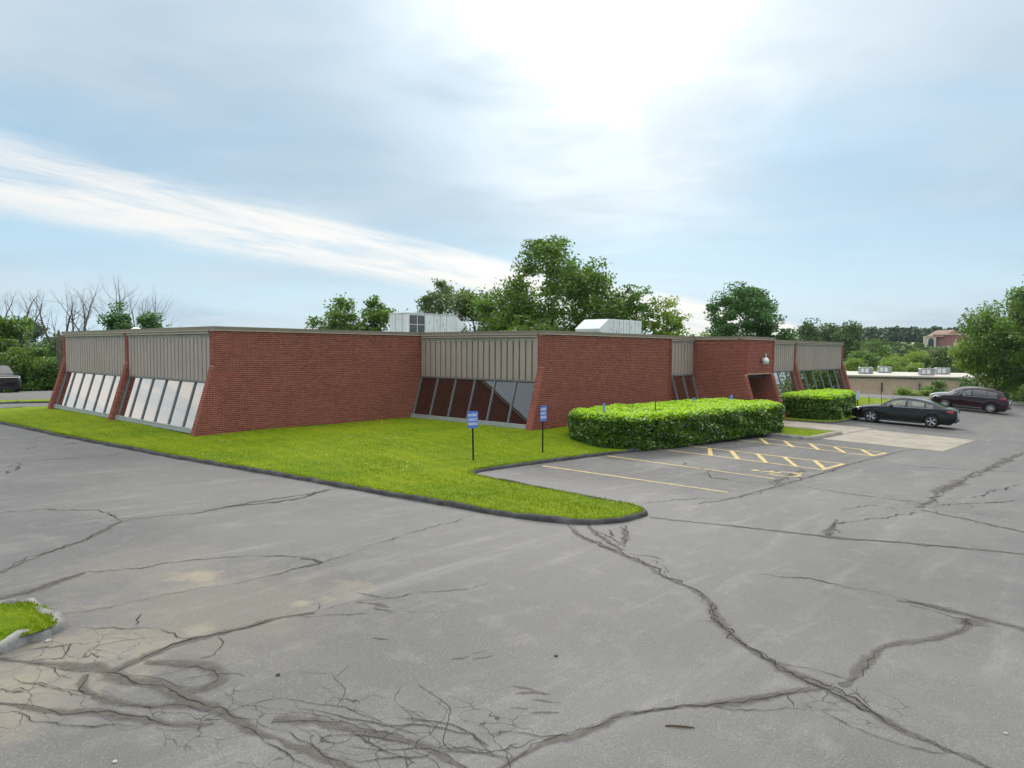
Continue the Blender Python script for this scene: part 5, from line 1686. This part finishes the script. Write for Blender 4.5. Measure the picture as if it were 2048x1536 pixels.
def make_car(name, label, cat, loc, heading, S, paint, group=None, rear_dark=False):
    """S: dimensions and profile tables; local x forward, y left"""
    o = tag(empty(name, loc, heading), label, cat, group)
    o.rotation_euler[1] = 0
    L2, Wh, Rw, xf, xr = S['L'] / 2, S['W'] / 2, S['R'], S['xf'], S['xr']
    sill, belt, deck, plan = S['sill'], S['belt'], S['deck'], S['plan']
    xs = sorted(set([round(x, 4) for x in np.arange(-L2, L2 + .001, .035)] + [L2]))
    Ra = Rw + .055
    def zb(x):
        z = smf(sill, x)
        for xw in (xf, xr):
            if abs(x - xw) < Ra: z = max(z, Rw + math.sqrt(max(0, Ra * Ra - (x - xw) ** 2)))
        return z
    NS = 9
    secs = []
    for x in xs:
        w_ = Wh * smf(plan, x, .04); b_ = smf(belt, x); d_ = max(smf(deck, x), b_ + .012); z0 = min(zb(x), b_ - .06)
        pts = []
        for k in range(NS):
            f = k / (NS - 1); z = z0 + (b_ - z0) * f
            fz = (z - .2) / (b_ - .2)
            crease = .012 * math.exp(-((fz - .72) / .08) ** 2)
            y = w_ * (.945 + .055 * math.sin(math.pi * min(1, max(0, fz * .95 + .12))) + crease)
            pts.append((y, z))
        for f, u in ((.93, .35), (.78, .68), (.5, .92), (.25, .985), (0, 1.0)):
            pts.append((w_ * f * .985, b_ + (d_ - b_) * u))
        secs.append(pts)
    K = len(secs[0])
    V, idx = [], {}
    for i, (x, s_) in enumerate(zip(xs, secs)):
        for k, (y, z) in enumerate(s_):
            idx[(i, k, 1)] = len(V); V.append((x, y, z))
            if y > 1e-6: idx[(i, k, -1)] = len(V); V.append((x, -y, z))
            else: idx[(i, k, -1)] = idx[(i, k, 1)]
    parts = {'body': [], 'front_door1': [], 'rear_door1': [], 'front_door-1': [], 'rear_door-1': []}
    gx0, gx1 = S['gh'][0], S['gh'][-1]       # greenhouse base ends
    for i in range(len(xs) - 1):
        xm = (xs[i] + xs[i + 1]) / 2
        for k in range(K - 1):
            if k >= NS and gx0 + .12 < xm < gx1 - .12: continue   # open under the greenhouse
            for s_ in (1, -1):
                q = [idx[(i, k, s_)], idx[(i + 1, k, s_)], idx[(i + 1, k + 1, s_)], idx[(i, k + 1, s_)]]
                q = q if s_ < 0 else q[::-1]
                if len(set(q)) < 3: continue
                zmin = min(V[j][2] for j in q)
                nm = 'body'
                if k < NS - 1 and zmin > .27:
                    if S['doors'][1] < xm < S['doors'][2]: nm = 'front_door%d' % s_
                    elif S['doors'][0] < xm < S['doors'][1] and not (abs(xm - xr) < Ra + .03): nm = 'rear_door%d' % s_
                parts[nm].append(tuple(dict.fromkeys(q)))
    for i in (0, len(xs) - 1):                                   # close nose and tail
        loop = [idx[(i, k, 1)] for k in range(K)] + [idx[(i, k, -1)] for k in range(K - 2, -1, -1)]
        parts['body'].append(tuple(dict.fromkeys(loop if i else loop[::-1])))
    # greenhouse
    roof, gw = S['roof'], S['tumble']
    gxs = [x for x in np.linspace(gx0, gx1, 72)]
    NG, NR = 10, 8
    GV, gi = [], {}
    for i, x in enumerate(gxs):
        b_ = smf(belt, x) + .004; r_ = max(lerpf(roof, x), b_ + .004)
        w_ = Wh * smf(plan, x, .04) * .915
        h = r_ - b_
        taper = 1 - .30 * smooth(np.array((gx0 + .7 - x) / .7)) * S.get('tail', .4) - .10 * smooth(np.array((x - gx1 + .8) / .8))
        we = w_ * (1 - gw * h) * float(taper) if h > .02 else w_ * float(taper)
        w_ = w_ * float(.5 + .5 * taper)
        eh = min(.06, h * .3)
        for k in range(NG + 1):
            f = k / NG
            gi[(i, k)] = len(GV); GV.append((x, w_ + (we - w_) * (f ** 1.25), b_ + (h - eh) * f))
        for k in range(1, NR + 1):
            f = k / NR
            gi[(i, NG + k)] = len(GV); GV.append((x, we * math.cos(f * math.pi / 2) ** .55 if k < NR else 0.0, r_ - eh + eh * math.sin(f * math.pi / 2) ** .6))
    KG = NG + NR
    mv = len(GV); GV += [(x, -y, z) for x, y, z in GV]
    gp = {'roof': [], 'windscreen': [], 'rear_window': [], 'w0': [], 'w1': [], 'w2': []}
    bp_x = S['bpillar']
    rx0, rx1 = S['roofends']
    for i in range(len(gxs) - 1):
        xm = (gxs[i] + gxs[i + 1]) / 2
        hh = lerpf(roof, xm) - smf(belt, xm)
        for k in range(KG):
            nm = 'roof'
            if k < NG:
                zl = k / NG * hh
                if .01 <= zl and hh - zl > .115 and hh > .16:
                    for j, (p0, p1) in enumerate(S['side']):
                        if p0 < xm < p1: nm = 'w%d' % j
            elif k >= NG + 2:
                if rx1 + .03 < xm < gx1 - .04: nm = 'windscreen'
                elif gx0 + .05 < xm < rx0 - .03: nm = 'rear_window'
            q = (gi[(i, k)], gi[(i + 1, k)], gi[(i + 1, k + 1)], gi[(i, k + 1)])
            if nm[0] == 'w' and nm[1].isdigit():
                gp.setdefault(nm + 'L', []).append(q[::-1]); gp.setdefault(nm + 'R', []).append(tuple(j + mv for j in q))
            else:
                gp[nm].append(q[::-1]); gp[nm].append(tuple(j + mv for j in q))
    def sub(name, VV, faces, mat, parent, smooth_=True):
        used = sorted({j for f in faces for j in f}); mp = {j: n for n, j in enumerate(used)}
        return obj(name, [VV[j] for j in used], [tuple(mp[j] for j in f) for f in faces], mat, parent, smooth=smooth_)
    body = sub('body', V, parts['body'], M[paint], o)
    for s_ in (1, -1):
        for nm, xa in (('front_door', S['doors'][1] + .14), ('rear_door', S['doors'][0] + .2)):
            d_ = sub('door', V, parts['%s%d' % (nm, s_)], M[paint], o)
            zz_ = smf(belt, xa) - .11
            MB().bevbox((xa + .08, s_ * (Wh * smf(plan, xa) * .985 + .012), zz_), (.22, .03, .035), .01).build('handle', M[paint if S.get('dark_handle') else 'darkplastic'], d_)
    rf = sub('roof', GV, gp['roof'], M[paint], o)
    sub('windscreen', GV, gp['windscreen'], M['carglass'], o)
    sub('rear_window', GV, gp['rear_window'], M['carglass_dark' if rear_dark else 'carglass'], o)
    for j, (p0, p1) in enumerate(S['side']):
        for sd_ in 'LR':
          if gp.get('w%d%s' % (j, sd_)): sub('side_window', GV, gp['w%d%s' % (j, sd_)], M['carglass_dark' if (rear_dark and j != 0) or S.get('alldark') else 'carglass'], o)
    # window line trim
    if S.get('chrome'):
        for s_ in (1, -1):
            lo_, hi_ = [], []
            for i, x in enumerate(gxs):
                if S['side'][-1][0] - .06 <= x <= S['side'][0][1] + .05:
                    y, z = GV[gi[(i, 0)]][1:]; lo_.append((x, s_ * (y + .008), z + .012))
                    hh = lerpf(roof, x) - smf(belt, x)
                    kk_ = max(1, min(NG, int(NG * (hh - .085) / max(hh, .1)))) if hh > .1 else 1
                    y, z = GV[gi[(i, kk_)]][1:]; hi_.append((x, s_ * (y + .008), z))
            MB().tube(lo_, .011, 5).build('belt_trim', M['chrome'], rf)
            MB().tube(hi_, .010, 5).build('window_trim', M['chrome'], rf)
    # underside, cabin
    MB().box((0, 0, .33), (S['L'] * .9, S['W'] * .70, .26)).build('underbody', M['darkplastic'], o)
    cab = MB()
    fz = smf(belt, 0) - .30
    for sx in (S['seats'][0], S['seats'][1]):
        for sy in (-.37, .37):
            cab.bevbox((sx, sy, fz + .0), (.5, .48, .3), .05).bevbox((sx - .28, sy, fz + .28), (.14, .46, .55), .05).bevbox((sx - .30, sy, fz + .60), (.09, .26, .16), .03)
    cab.box((0, 0, fz - .12), (gx1 - gx0 - .4, S['W'] * .8, .1)).bevbox((gx1 - .55, 0, fz + .22), (.5, S['W'] * .78, .22), .05)
    cab.build('seats', M['interior'], o)
    MB().lathe([(.155, -.012), (.17, 0), (.155, .012)], 16, (0, 0, 0), 'X').build('steering_wheel', M['darkplastic'], o, (gx1 - .92, .37, fz + .40))
    # wheels
    ty = MB().lathe([(Rw * .66, -.10), (Rw * .93, -.105), (Rw, -.08), (Rw, .08), (Rw * .93, .105), (Rw * .66, .10), (Rw * .66, -.10)], 28, axis='Y')
    tym = mesh('tyre', ty.v, ty.f, M['tyre'], True)
    rim = MB().lathe([(Rw * .67, -.09), (Rw * .70, .095), (Rw * .64, .10), (Rw * .60, .06), (Rw * .60, -.06)], 28, axis='Y')
    rim.lathe([(.001, .085), (.055, .085), (.065, .06), (.065, .0)], 12, axis='Y')
    ns = S.get('spokes', 5)
    for k in range(ns):
        q = 2 * math.pi * k / ns
        for dq in ((-.16, .16) if ns == 5 else (0,)):
            rot = Matrix.Rotation(q, 3, 'Y')
            p0 = Vector((math.cos(q) * .05, .075, math.sin(q) * .05)); p1 = Vector((math.cos(q + dq) * Rw * .65, .085, math.sin(q + dq) * Rw * .65))
            rim.tube([p0, p1], [.030, .022], 5)
    rimm = mesh('rim', rim.v, rim.f, M['alloy'], False)
    disc = MB().lathe([(.001, .0), (Rw * .6, .0)], 20, axis='Y')
    discm = mesh('brake_disc', disc.v, disc.f, M['darkplastic'])
    for xw in (xf, xr):
        for s_ in (1, -1):
            wh = obj('wheel', tym, None, None, o, (xw, s_ * (Wh - .125), Rw)); wh.rotation_euler[2] = 0 if s_ > 0 else math.pi
            obj('rim', rimm, None, None, wh); obj('brake_disc', discm, None, None, wh)
            # dark wheel housing
            arch = []
            for k in range(13):
                q = math.pi * k / 12
                arch.append((xw + math.cos(q) * (Ra - .012), Rw + math.sin(q) * (Ra - .012)))
            vs = [(x, s_ * (Wh * .90), z) for x, z in arch] + [(x, s_ * Wh * .55, z) for x, z in arch]
            obj('wheel_housing', vs, [(k, k + 1, 14 + k, 13 + k) for k in range(12)] + [tuple(range(13, 26))], M['darkplastic'], o)
    # mirrors, lamps, grille, plate, lower trim
    for s_ in (1, -1):
        zm = smf(belt, gx1 - .55) + .07
        MB().bevbox((gx1 - .62, s_ * (Wh * .97 + .07), zm), (.14, .2, .13), .035).box((gx1 - .60, s_ * (Wh * .93), zm - .05), (.06, .12, .03)).build('mirror', M[paint], o)
        hx, hz = S['head']; tx, tz = S['tail_lamp']
        yh = Wh * smf(plan, hx) * .97
        MB().add([(hx - .34, s_ * (yh + .022), hz + .05), (hx + .02, s_ * (yh - .02), hz + .015), (hx + .13, s_ * (yh - .20), hz - .01), (hx + .14, s_ * (yh - .20), hz - .085), (hx + .03, s_ * (yh - .01), hz - .085), (hx - .2, s_ * (yh + .024), hz - .02)],
                 [(0, 1, 4, 5), (1, 2, 3, 4)] if s_ < 0 else [(5, 4, 1, 0), (4, 3, 2, 1)]).build('headlight', M['clearlens'], o)
        yt = Wh * smf(plan, tx) * .985
        MB().bevbox((tx + .08, s_ * (yt - .05), tz), (.34, .13, .15), .03).build('tail_light', M['redlens'], o)
        MB().bevbox((tx - .02, s_ * (yt - .25), tz), (.12, .26, .12), .02).build('tail_light', M['redlens'], o)
    gz = S['grille']
    MB().bevbox((L2 - .03, 0, gz[0]), (.08, S['W'] * gz[2], gz[1]), .02).build('grille', M['darkplastic'], o)
    MB().bevbox((L2 - .0, 0, gz[0] + gz[1] * .5), (.05, S['W'] * gz[2], .025), .01).build('grille_trim', M['chrome'], o)
    MB().box((L2 - .02, 0, .32), (.06, S['W'] * .6, .14)).build('lower_intake', M['darkplastic'], o)
    MB().bevbox((-L2 + .03, 0, .40), (.1, S['W'] * .86, .14), .03).build('rear_bumper', M['darkplastic'], o)
    MB().box((-L2 - .006, 0, S['plate']), (.012, .31, .16)).build('licence_plate', M['white'], o)
    for s_ in (1, -1):
        MB().box(((xf + xr) / 2, s_ * Wh * .955, .235), (xf - xr - 2 * Ra - .02, .06, .10)).build('side_skirt', M['darkplastic'], o)
        if S.get('bright_sill'):
            MB().box(((xf + xr) / 2, s_ * Wh * .988, .33), (xf - xr - 2 * Ra - .1, .02, .022)).build('door_trim', M['chrome'], o)
    return o


SEDAN = dict(L=4.93, W=1.86, R=.335, xf=1.44, xr=-1.39,
             sill=[(-2.47, .40), (-2.3, .30), (-1.9, .24), (1.9, .21), (2.3, .24), (2.47, .30)],
             belt=[(-2.47, .86), (-2.35, .96), (-2.0, .985), (-1.0, .965), (.2, .935), (1.0, .90), (1.7, .82), (2.2, .70), (2.47, .56)],
             deck=[(-2.47, .98), (-2.38, 1.085), (-2.05, 1.09), (-1.6, 1.06), (.6, 1.02), (1.0, 1.0), (1.5, .95), (2.0, .86), (2.3, .76), (2.47, .63)],
             plan=[(-2.47, .80), (-2.38, .88), (-2.1, .95), (-1.4, .99), (0, 1.0), (1.3, .985), (1.9, .95), (2.25, .86), (2.4, .76), (2.47, .66)],
             gh=(-2.02, 1.12), roof=[(-2.02, 1.08), (-1.7, 1.185), (-1.25, 1.325), (-.9, 1.40), (-.5, 1.45), (-.15, 1.462), (.15, 1.445), (.4, 1.385), (.75, 1.215), (1.12, .985)],
             tumble=.62, roofends=(-1.02, .36), bpillar=-.18, side=[(-.13, .72), (-1.02, -.24), (-1.42, -1.08)], doors=(-1.18, -.19, .92), seats=(.12, -.78), chrome=True,
             head=(2.10, .69), tail_lamp=(-2.24, .86), grille=(.52, .2, .55), plate=.72, tail=.5)
SUV = dict(L=4.78, W=1.93, R=.375, xf=1.43, xr=-1.42,
           sill=[(-2.39, .46), (-2.2, .34), (-1.8, .30), (1.8, .27), (2.2, .31), (2.39, .36)],
           belt=[(-2.39, 1.00), (-2.25, 1.12), (-1.6, 1.125), (-.5, 1.09), (.5, 1.06), (1.0, 1.03), (1.7, .96), (2.15, .86), (2.39, .70)],
           deck=[(-2.39, 1.03), (-2.25, 1.15), (-1.8, 1.16), (.6, 1.14), (1.0, 1.13), (1.5, 1.09), (2.0, 1.01), (2.25, .92), (2.39, .78)],
           plan=[(-2.39, .82), (-2.3, .90), (-2.0, .96), (-1.4, .99), (0, 1.0), (1.3, .985), (1.9, .95), (2.2, .87), (2.33, .78), (2.39, .70)],
           gh=(-2.28, 1.10), roof=[(-2.28, 1.16), (-2.15, 1.32), (-1.98, 1.53), (-1.86, 1.60), (-1.4, 1.66), (-.8, 1.70), (-.3, 1.705), (.05, 1.67), (.3, 1.60), (.7, 1.39), (1.10, 1.13)],
           tumble=.36, roofends=(-1.84, .26), bpillar=-.2, side=[(-.13, .66), (-1.08, -.25), (-1.72, -1.15)], doors=(-1.2, -.2, .92), seats=(.1, -.85), chrome=True, bright_sill=True,
           head=(2.02, .90), tail_lamp=(-2.16, 1.06), grille=(.72, .26, .55), plate=.86, tail=.25, spokes=10)
TRUCK = dict(SUV); TRUCK.update(L=4.9, W=1.98, R=.39, chrome=False, bright_sill=False, grille=(.86, .28, .62), alldark=False,
    deck=[(-2.45, 1.12), (-2.25, 1.2), (-1.8, 1.2), (.6, 1.2), (1.0, 1.2), (1.6, 1.19), (2.1, 1.15), (2.35, 1.06), (2.45, .9)],
    belt=[(-2.45, 1.05), (-2.25, 1.14), (-1.6, 1.14), (.5, 1.13), (1.0, 1.12), (1.8, 1.10), (2.2, 1.02), (2.45, .82)],
    roof=[(-2.28, 1.2), (-2.15, 1.45), (-2.05, 1.66), (-1.86, 1.74), (-1.4, 1.78), (-.8, 1.8), (-.3, 1.8), (.25, 1.76), (.45, 1.68), (.75, 1.48), (1.10, 1.2)])


def on_lot(o, heading, k=1.0):
    """settle a car on the falling lot"""
    x = o.location.x
    o.scale = (k, k, k)
    o.location.z = g(x, o.location.y) + .004
    o.rotation_mode = 'XYZ'
    e_ = .3; yy = o.location.y
    n = Vector((-float(g(x + e_, yy) - g(x - e_, yy)) / (2 * e_), -float(g(x, yy + e_) - g(x, yy - e_)) / (2 * e_), 1)).normalized()
    f = Vector((math.cos(heading), math.sin(heading), 0)); f = (f - n * f.dot(n)).normalized(); l = n.cross(f)
    o.rotation_euler = Matrix((f, l, n)).transposed().to_euler()


G5 = 'parked cars'
def park(name, label, wheel, heading, S, paint, k, dark):
    """put a car so that its left rear wheel touches the lot at a known point"""
    w_ = P(*wheel)
    f_ = Vector((math.cos(heading), math.sin(heading), 0)); n_ = Vector((math.sin(heading), -math.cos(heading), 0))
    c_ = w_ + (f_ * -S['xr'] + n_ * (S['W'] / 2 - .125)) * k
    on_lot(make_car(name, label, 'car', (c_.x, c_.y, 0), heading, S, paint, G5, dark), heading, k)
    return c_, f_, n_
park('sedan_car', 'glossy black sedan parked nose in beside the concrete apron', (1862, 856), R(95), SEDAN, 'paint_black', .93, False)
c, f2, nrm2 = park('suv_car', 'dark maroon crossover parked behind the black sedan', (1980, 827), R(89), SUV, 'paint_maroon', .92, True)
c3 = c + nrm2 * 2.7 + f2 * .75
on_lot(make_car('suv_car', 'silver crossover mostly hidden behind the maroon one', 'car', (c3.x, c3.y, 0), R(89), SUV, 'paint_silver', G5, True), R(89), .92)
q = D(-9, 793, 49); hd3 = math.atan2(-q.y, -q.x) + R(16)
on_lot(make_car('pickup_car', 'black high fronted vehicle facing the camera at the left edge', 'car', (q.x, q.y, 0), hd3, TRUCK, 'paint_black', G5, True), hd3)
q = P(2026, 805)
ws = tag(MB().bevbox((0, 0, .06), (1.8, .15, .12), .03).build('wheel_stop', M['concrete'], None, q, R(80)), 'pale concrete wheel stop at the right end of the lot', 'wheel stop')
ws.location.z = g(q.x, q.y) + .005


# ------------------------------------------------------------------ lower building beyond the lot
M['palebrick'] = brickmat('pale_pink_brick', (.36, .23, .18), (.46, .31, .25))
m, t, out = material('pale_brick_wall')
p = gpos(t)
bt_ = t.n('ShaderNodeTexBrick'); t.put(bt_.inputs['Vector'], t.mapv(p, rot=(R(90), 0, 0)))
c_ = t.mix(t.ramp(t.noise(p, .8, 5, .7), .3, .7), (.52, .37, .30), (.62, .455, .375))
c_ = t.mix(t.m('MULTIPLY', t.ramp(t.noise(t.mapv(p, sc=(1, 1, .15)), 1.5, 4, .6), .55, .75), .5), c_, (.40, .285, .23))
bsdf(t, out, c_, .9, 0, .2)
M['palewall'] = m
M['whiteroof'] = simple('white_membrane_roof', (.52, .49, .43), .8, var=.1, scale=.6)
DL = 84.0
pA, pB = D(1690, 752, DL), D(1990, 761, DL * .93)
lb_ = empty('lower_building', (pA.x, pA.y, pA.z - 4.2))
tag(lb_, 'long low pale brick building with white flat roof below the lot', 'building')
e = (pB - pA); e.z = 0; Lb = e.length; e.normalize(); nb2 = Vector((e.y, -e.x, 0))
if nb2.dot(-pA) < 0: nb2 = -nb2
rzb = math.atan2(e.y, e.x); lb_.rotation_euler[2] = rzb
sgn = -1 if Vector((-math.sin(rzb), math.cos(rzb), 0)).dot(nb2) > 0 else 1     # local +y points away from the camera
hB = 4.2
MB().box((Lb / 2, sgn * 9, hB / 2 - .2), (Lb + 6, 18, hB + .1)).build('wall', M['palewall'], lb_)
rf_ = MB().box((Lb / 2, sgn * 9, hB + .06), (Lb + 6.5, 18.5, .18)).build('roof', M['whiteroof'], lb_)
for uu in (1766, 1839, 1916):
    k = (D(uu, 770, DL * .965) - pA).dot(e)
    MB().box((k, -sgn * .08, hB * .42), (.16, .14, hB * .84)).build('downpipe', M['wood'], lb_)
for uu, vv, dp in ((1731, 748, 88), (1769, 745, 93), (1853, 751, 84), (1884, 748, 88)):
    q = D(uu, vv, dp); k = q - pA
    lx, ly = k.dot(e), k.dot(Vector((-math.sin(rzb), math.cos(rzb), 0)))
    ac = tag(empty('roof_air_unit', (q.x, q.y, pA.z + .15), rzb + R(8)), {1731: 'leftmost grey air unit on the white flat roof', 1769: 'second grey air unit from the left on the white flat roof', 1853: 'third grey air unit from the left on the white flat roof', 1884: 'rightmost grey air unit on the white flat roof'}[uu], 'air conditioner', 'air units on the white flat roof')
    MB().bevbox((0, 0, .42), (1.5, 1.1, .78), .04).build('cabinet', M['steel'], ac)
    for kx in (-.45, .05): MB().box((kx, -sgn * .56, .42), (.36, .02, .5)).build('grille', M['hvac'], ac)
    MB().lathe([(.42, .81), (.42, .86), (.34, .87), (.001, .87)], 14).build('fan_guard', M['hvac_dark'], ac)

# ------------------------------------------------------------------ church and bits on the far hill
q0 = D(1852, 700, 250); q1 = D(1950, 700, 236)
ch = tag(empty('church', (q0.x, q0.y, q0.z - .6)), 'pink brick church with an arched front and pointed white windows on the hill', 'church')
e = q1 - q0; e.z = 0; Lc = e.length; e.normalize(); rc = math.atan2(e.y, e.x); ch.rotation_euler[2] = rc
away = Vector((-math.sin(rc), math.cos(rc), 0)); sg = 1 if away.dot(q0) > 0 else -1
M['churchbrick'] = simple('church_brick', (.31, .135, .115), .9, var=.12, scale=.4)
M['churchroof'] = simple('church_tile_roof', (.27, .165, .13), .8, var=.15, scale=.6)
M['churchtrim'] = simple('church_stone_trim', (.58, .50, .42), .7, var=.06)
MB().box((Lc / 2 + 2, sg * 6, 2.6), (Lc, 11, 6.4)).build('nave', M['churchbrick'], ch)
MB().box((Lc / 2 + 2, sg * 6, 5.95), (Lc + .4, 11.6, .3)).build('parapet', M['churchtrim'], ch)
MB().add([(0, -sg * .6, 5.2), (0, sg * 13, 5.2), (0, sg * 6, 7.6), (6, -sg * .6, 5.2), (6, sg * 13, 5.2), (6, sg * 6, 7.6)], [(0, 1, 2), (5, 4, 3), (0, 2, 5, 3), (2, 1, 4, 5)]).build('roof', M['churchroof'], ch)
fr_ = MB().box((.2, sg * 6, 2.4), (2.4, 12.4, 6)).build('front', M['churchtrim'], ch)
MB().box((1.9, -sg * .25, 2.2), (3.2, .3, 5.6)).build('side_arch', M['churchtrim'], ch)
arc = [(.9, 0)] + [(1.9 + 1.0 * math.cos(k), 3.6 + 1.1 * math.sin(k)) for k in np.linspace(math.pi, 0, 9)] + [(2.9, 0)]
MB().add([(x, -sg * .42, z) for x, z in arc], [tuple(range(len(arc)))]).build('arch_opening', M['foundation'], ch)
for kx in (Lc * .62, Lc * .88):
    pts = [(-.55, .8), (.55, .8), (.55, 2.6), (.3, 3.3), (0, 3.8), (-.3, 3.3), (-.55, 2.6)]
    MB().add([(kx + x, -sg * .53 + .0, z + .3) for x, z in pts] + [(kx + x, sg * .3, z + .3) for x, z in pts], [tuple(range(7)), tuple(range(13, 6, -1))] + [(k, (k + 1) % 7, 7 + (k + 1) % 7, 7 + k) for k in range(7)]).build('window', M['churchtrim'], ch)
hill = [D(1770, 702, 240), D(1905, 704, 228), D(1915, 712, 215), D(1765, 711, 222)]
q = D(1838, 706, 228)
M['farlot'] = simple('distant_asphalt', (.27, .265, .26), .9, var=.1, scale=.1)
tag(obj('church_lot', [tuple(h_ - q) for h_ in hill], [(0, 3, 2, 1)], M['farlot'], None, q), kind='structure')


def far_car(label, u, v, dp, rz, mat):
    q = D(u, v, dp)
    o = tag(empty('distant_car', q, rz), label, 'car', 'tiny cars by the church')
    prof_ = [(-2.2, .35), (2.2, .35), (2.2, .8), (1.2, .95), (.5, 1.45), (-1.2, 1.5), (-2.1, 1.0), (-2.2, .8)]
    n = len(prof_)
    MB().add([(x, -.9, z) for x, z in prof_] + [(x, .9, z) for x, z in prof_], [tuple(range(n)), tuple(range(2 * n - 1, n - 1, -1))] + [((k + 1) % n, k, n + k, n + (k + 1) % n) for k in range(n)]).build('body', M[mat], o)
    for x in (-1.3, 1.3):
        MB().lathe([(.001, -.95), (.34, -.95), (.34, .95), (.001, .95)], 12, (x, 0, .34), 'Y').build('wheel', M['tyre'], o)
far_car('tiny white car in front of the distant church', 1893, 701, 222, rc, 'paint_silver')
far_car('tiny dark car among the trees left of the church', 1802, 697, 238, rc, 'paint_black')
far_car('tiny dark car left of the pale shed by the church', 1790, 697, 240, rc, 'paint_black')
q = D(1818, 698, 245)
sh = tag(empty('shed', q, rc), 'small white shed roof among the trees left of the church', 'shed')
MB().box((0, 0, .2), (5.4, 4, 1.8)).build('wall', M['white'], sh)
MB().add([(-3, -2.3, 1.05), (3, -2.3, 1.05), (3, 2.3, 1.05), (-3, 2.3, 1.05), (-2.6, 0, 2.2), (2.6, 0, 2.2)], [(0, 1, 5, 4), (2, 3, 4, 5), (1, 2, 5), (3, 0, 4)]).build('roof', M['churchtrim'], sh)
for u, vt in ((1723, 670), (1731, 677)):
    q = D(u, 701, 205); zt = D(u, vt, 205).z
    lp = tag(empty('lamp_post', (q.x, q.y, q.z - 1)), {1723: 'taller thin lamp post on the distant hill', 1731: 'shorter thin lamp post on the distant hill'}[u], 'lamp post', 'distant lamp posts')
    MB().tube([(0, 0, 0), (0, 0, zt - q.z + 1)], [.16, .10], 6).build('pole', M['steel'], lp)
    MB().box((.6, 0, zt - q.z + 1), (1.4, .3, .12)).build('lamp_head', M['steel'], lp)

# ------------------------------------------------------------------ thin summer haze
m, t, out = material('summer_haze')
pv = t.n('ShaderNodeVolumePrincipled')
pv.inputs['Color'].default_value = (.80, .88, .97, 1); pv.inputs['Density'].default_value = .00014; pv.inputs['Anisotropy'].default_value = .3
t.t.links.new(pv.outputs[0], out.inputs['Volume'])
hz = MB().box((450, 250, 10), (2850, 3050, 44)).build('haze', m)
tag(hz, 'thin pale summer haze filling the air over the whole place', 'haze', kind='stuff')
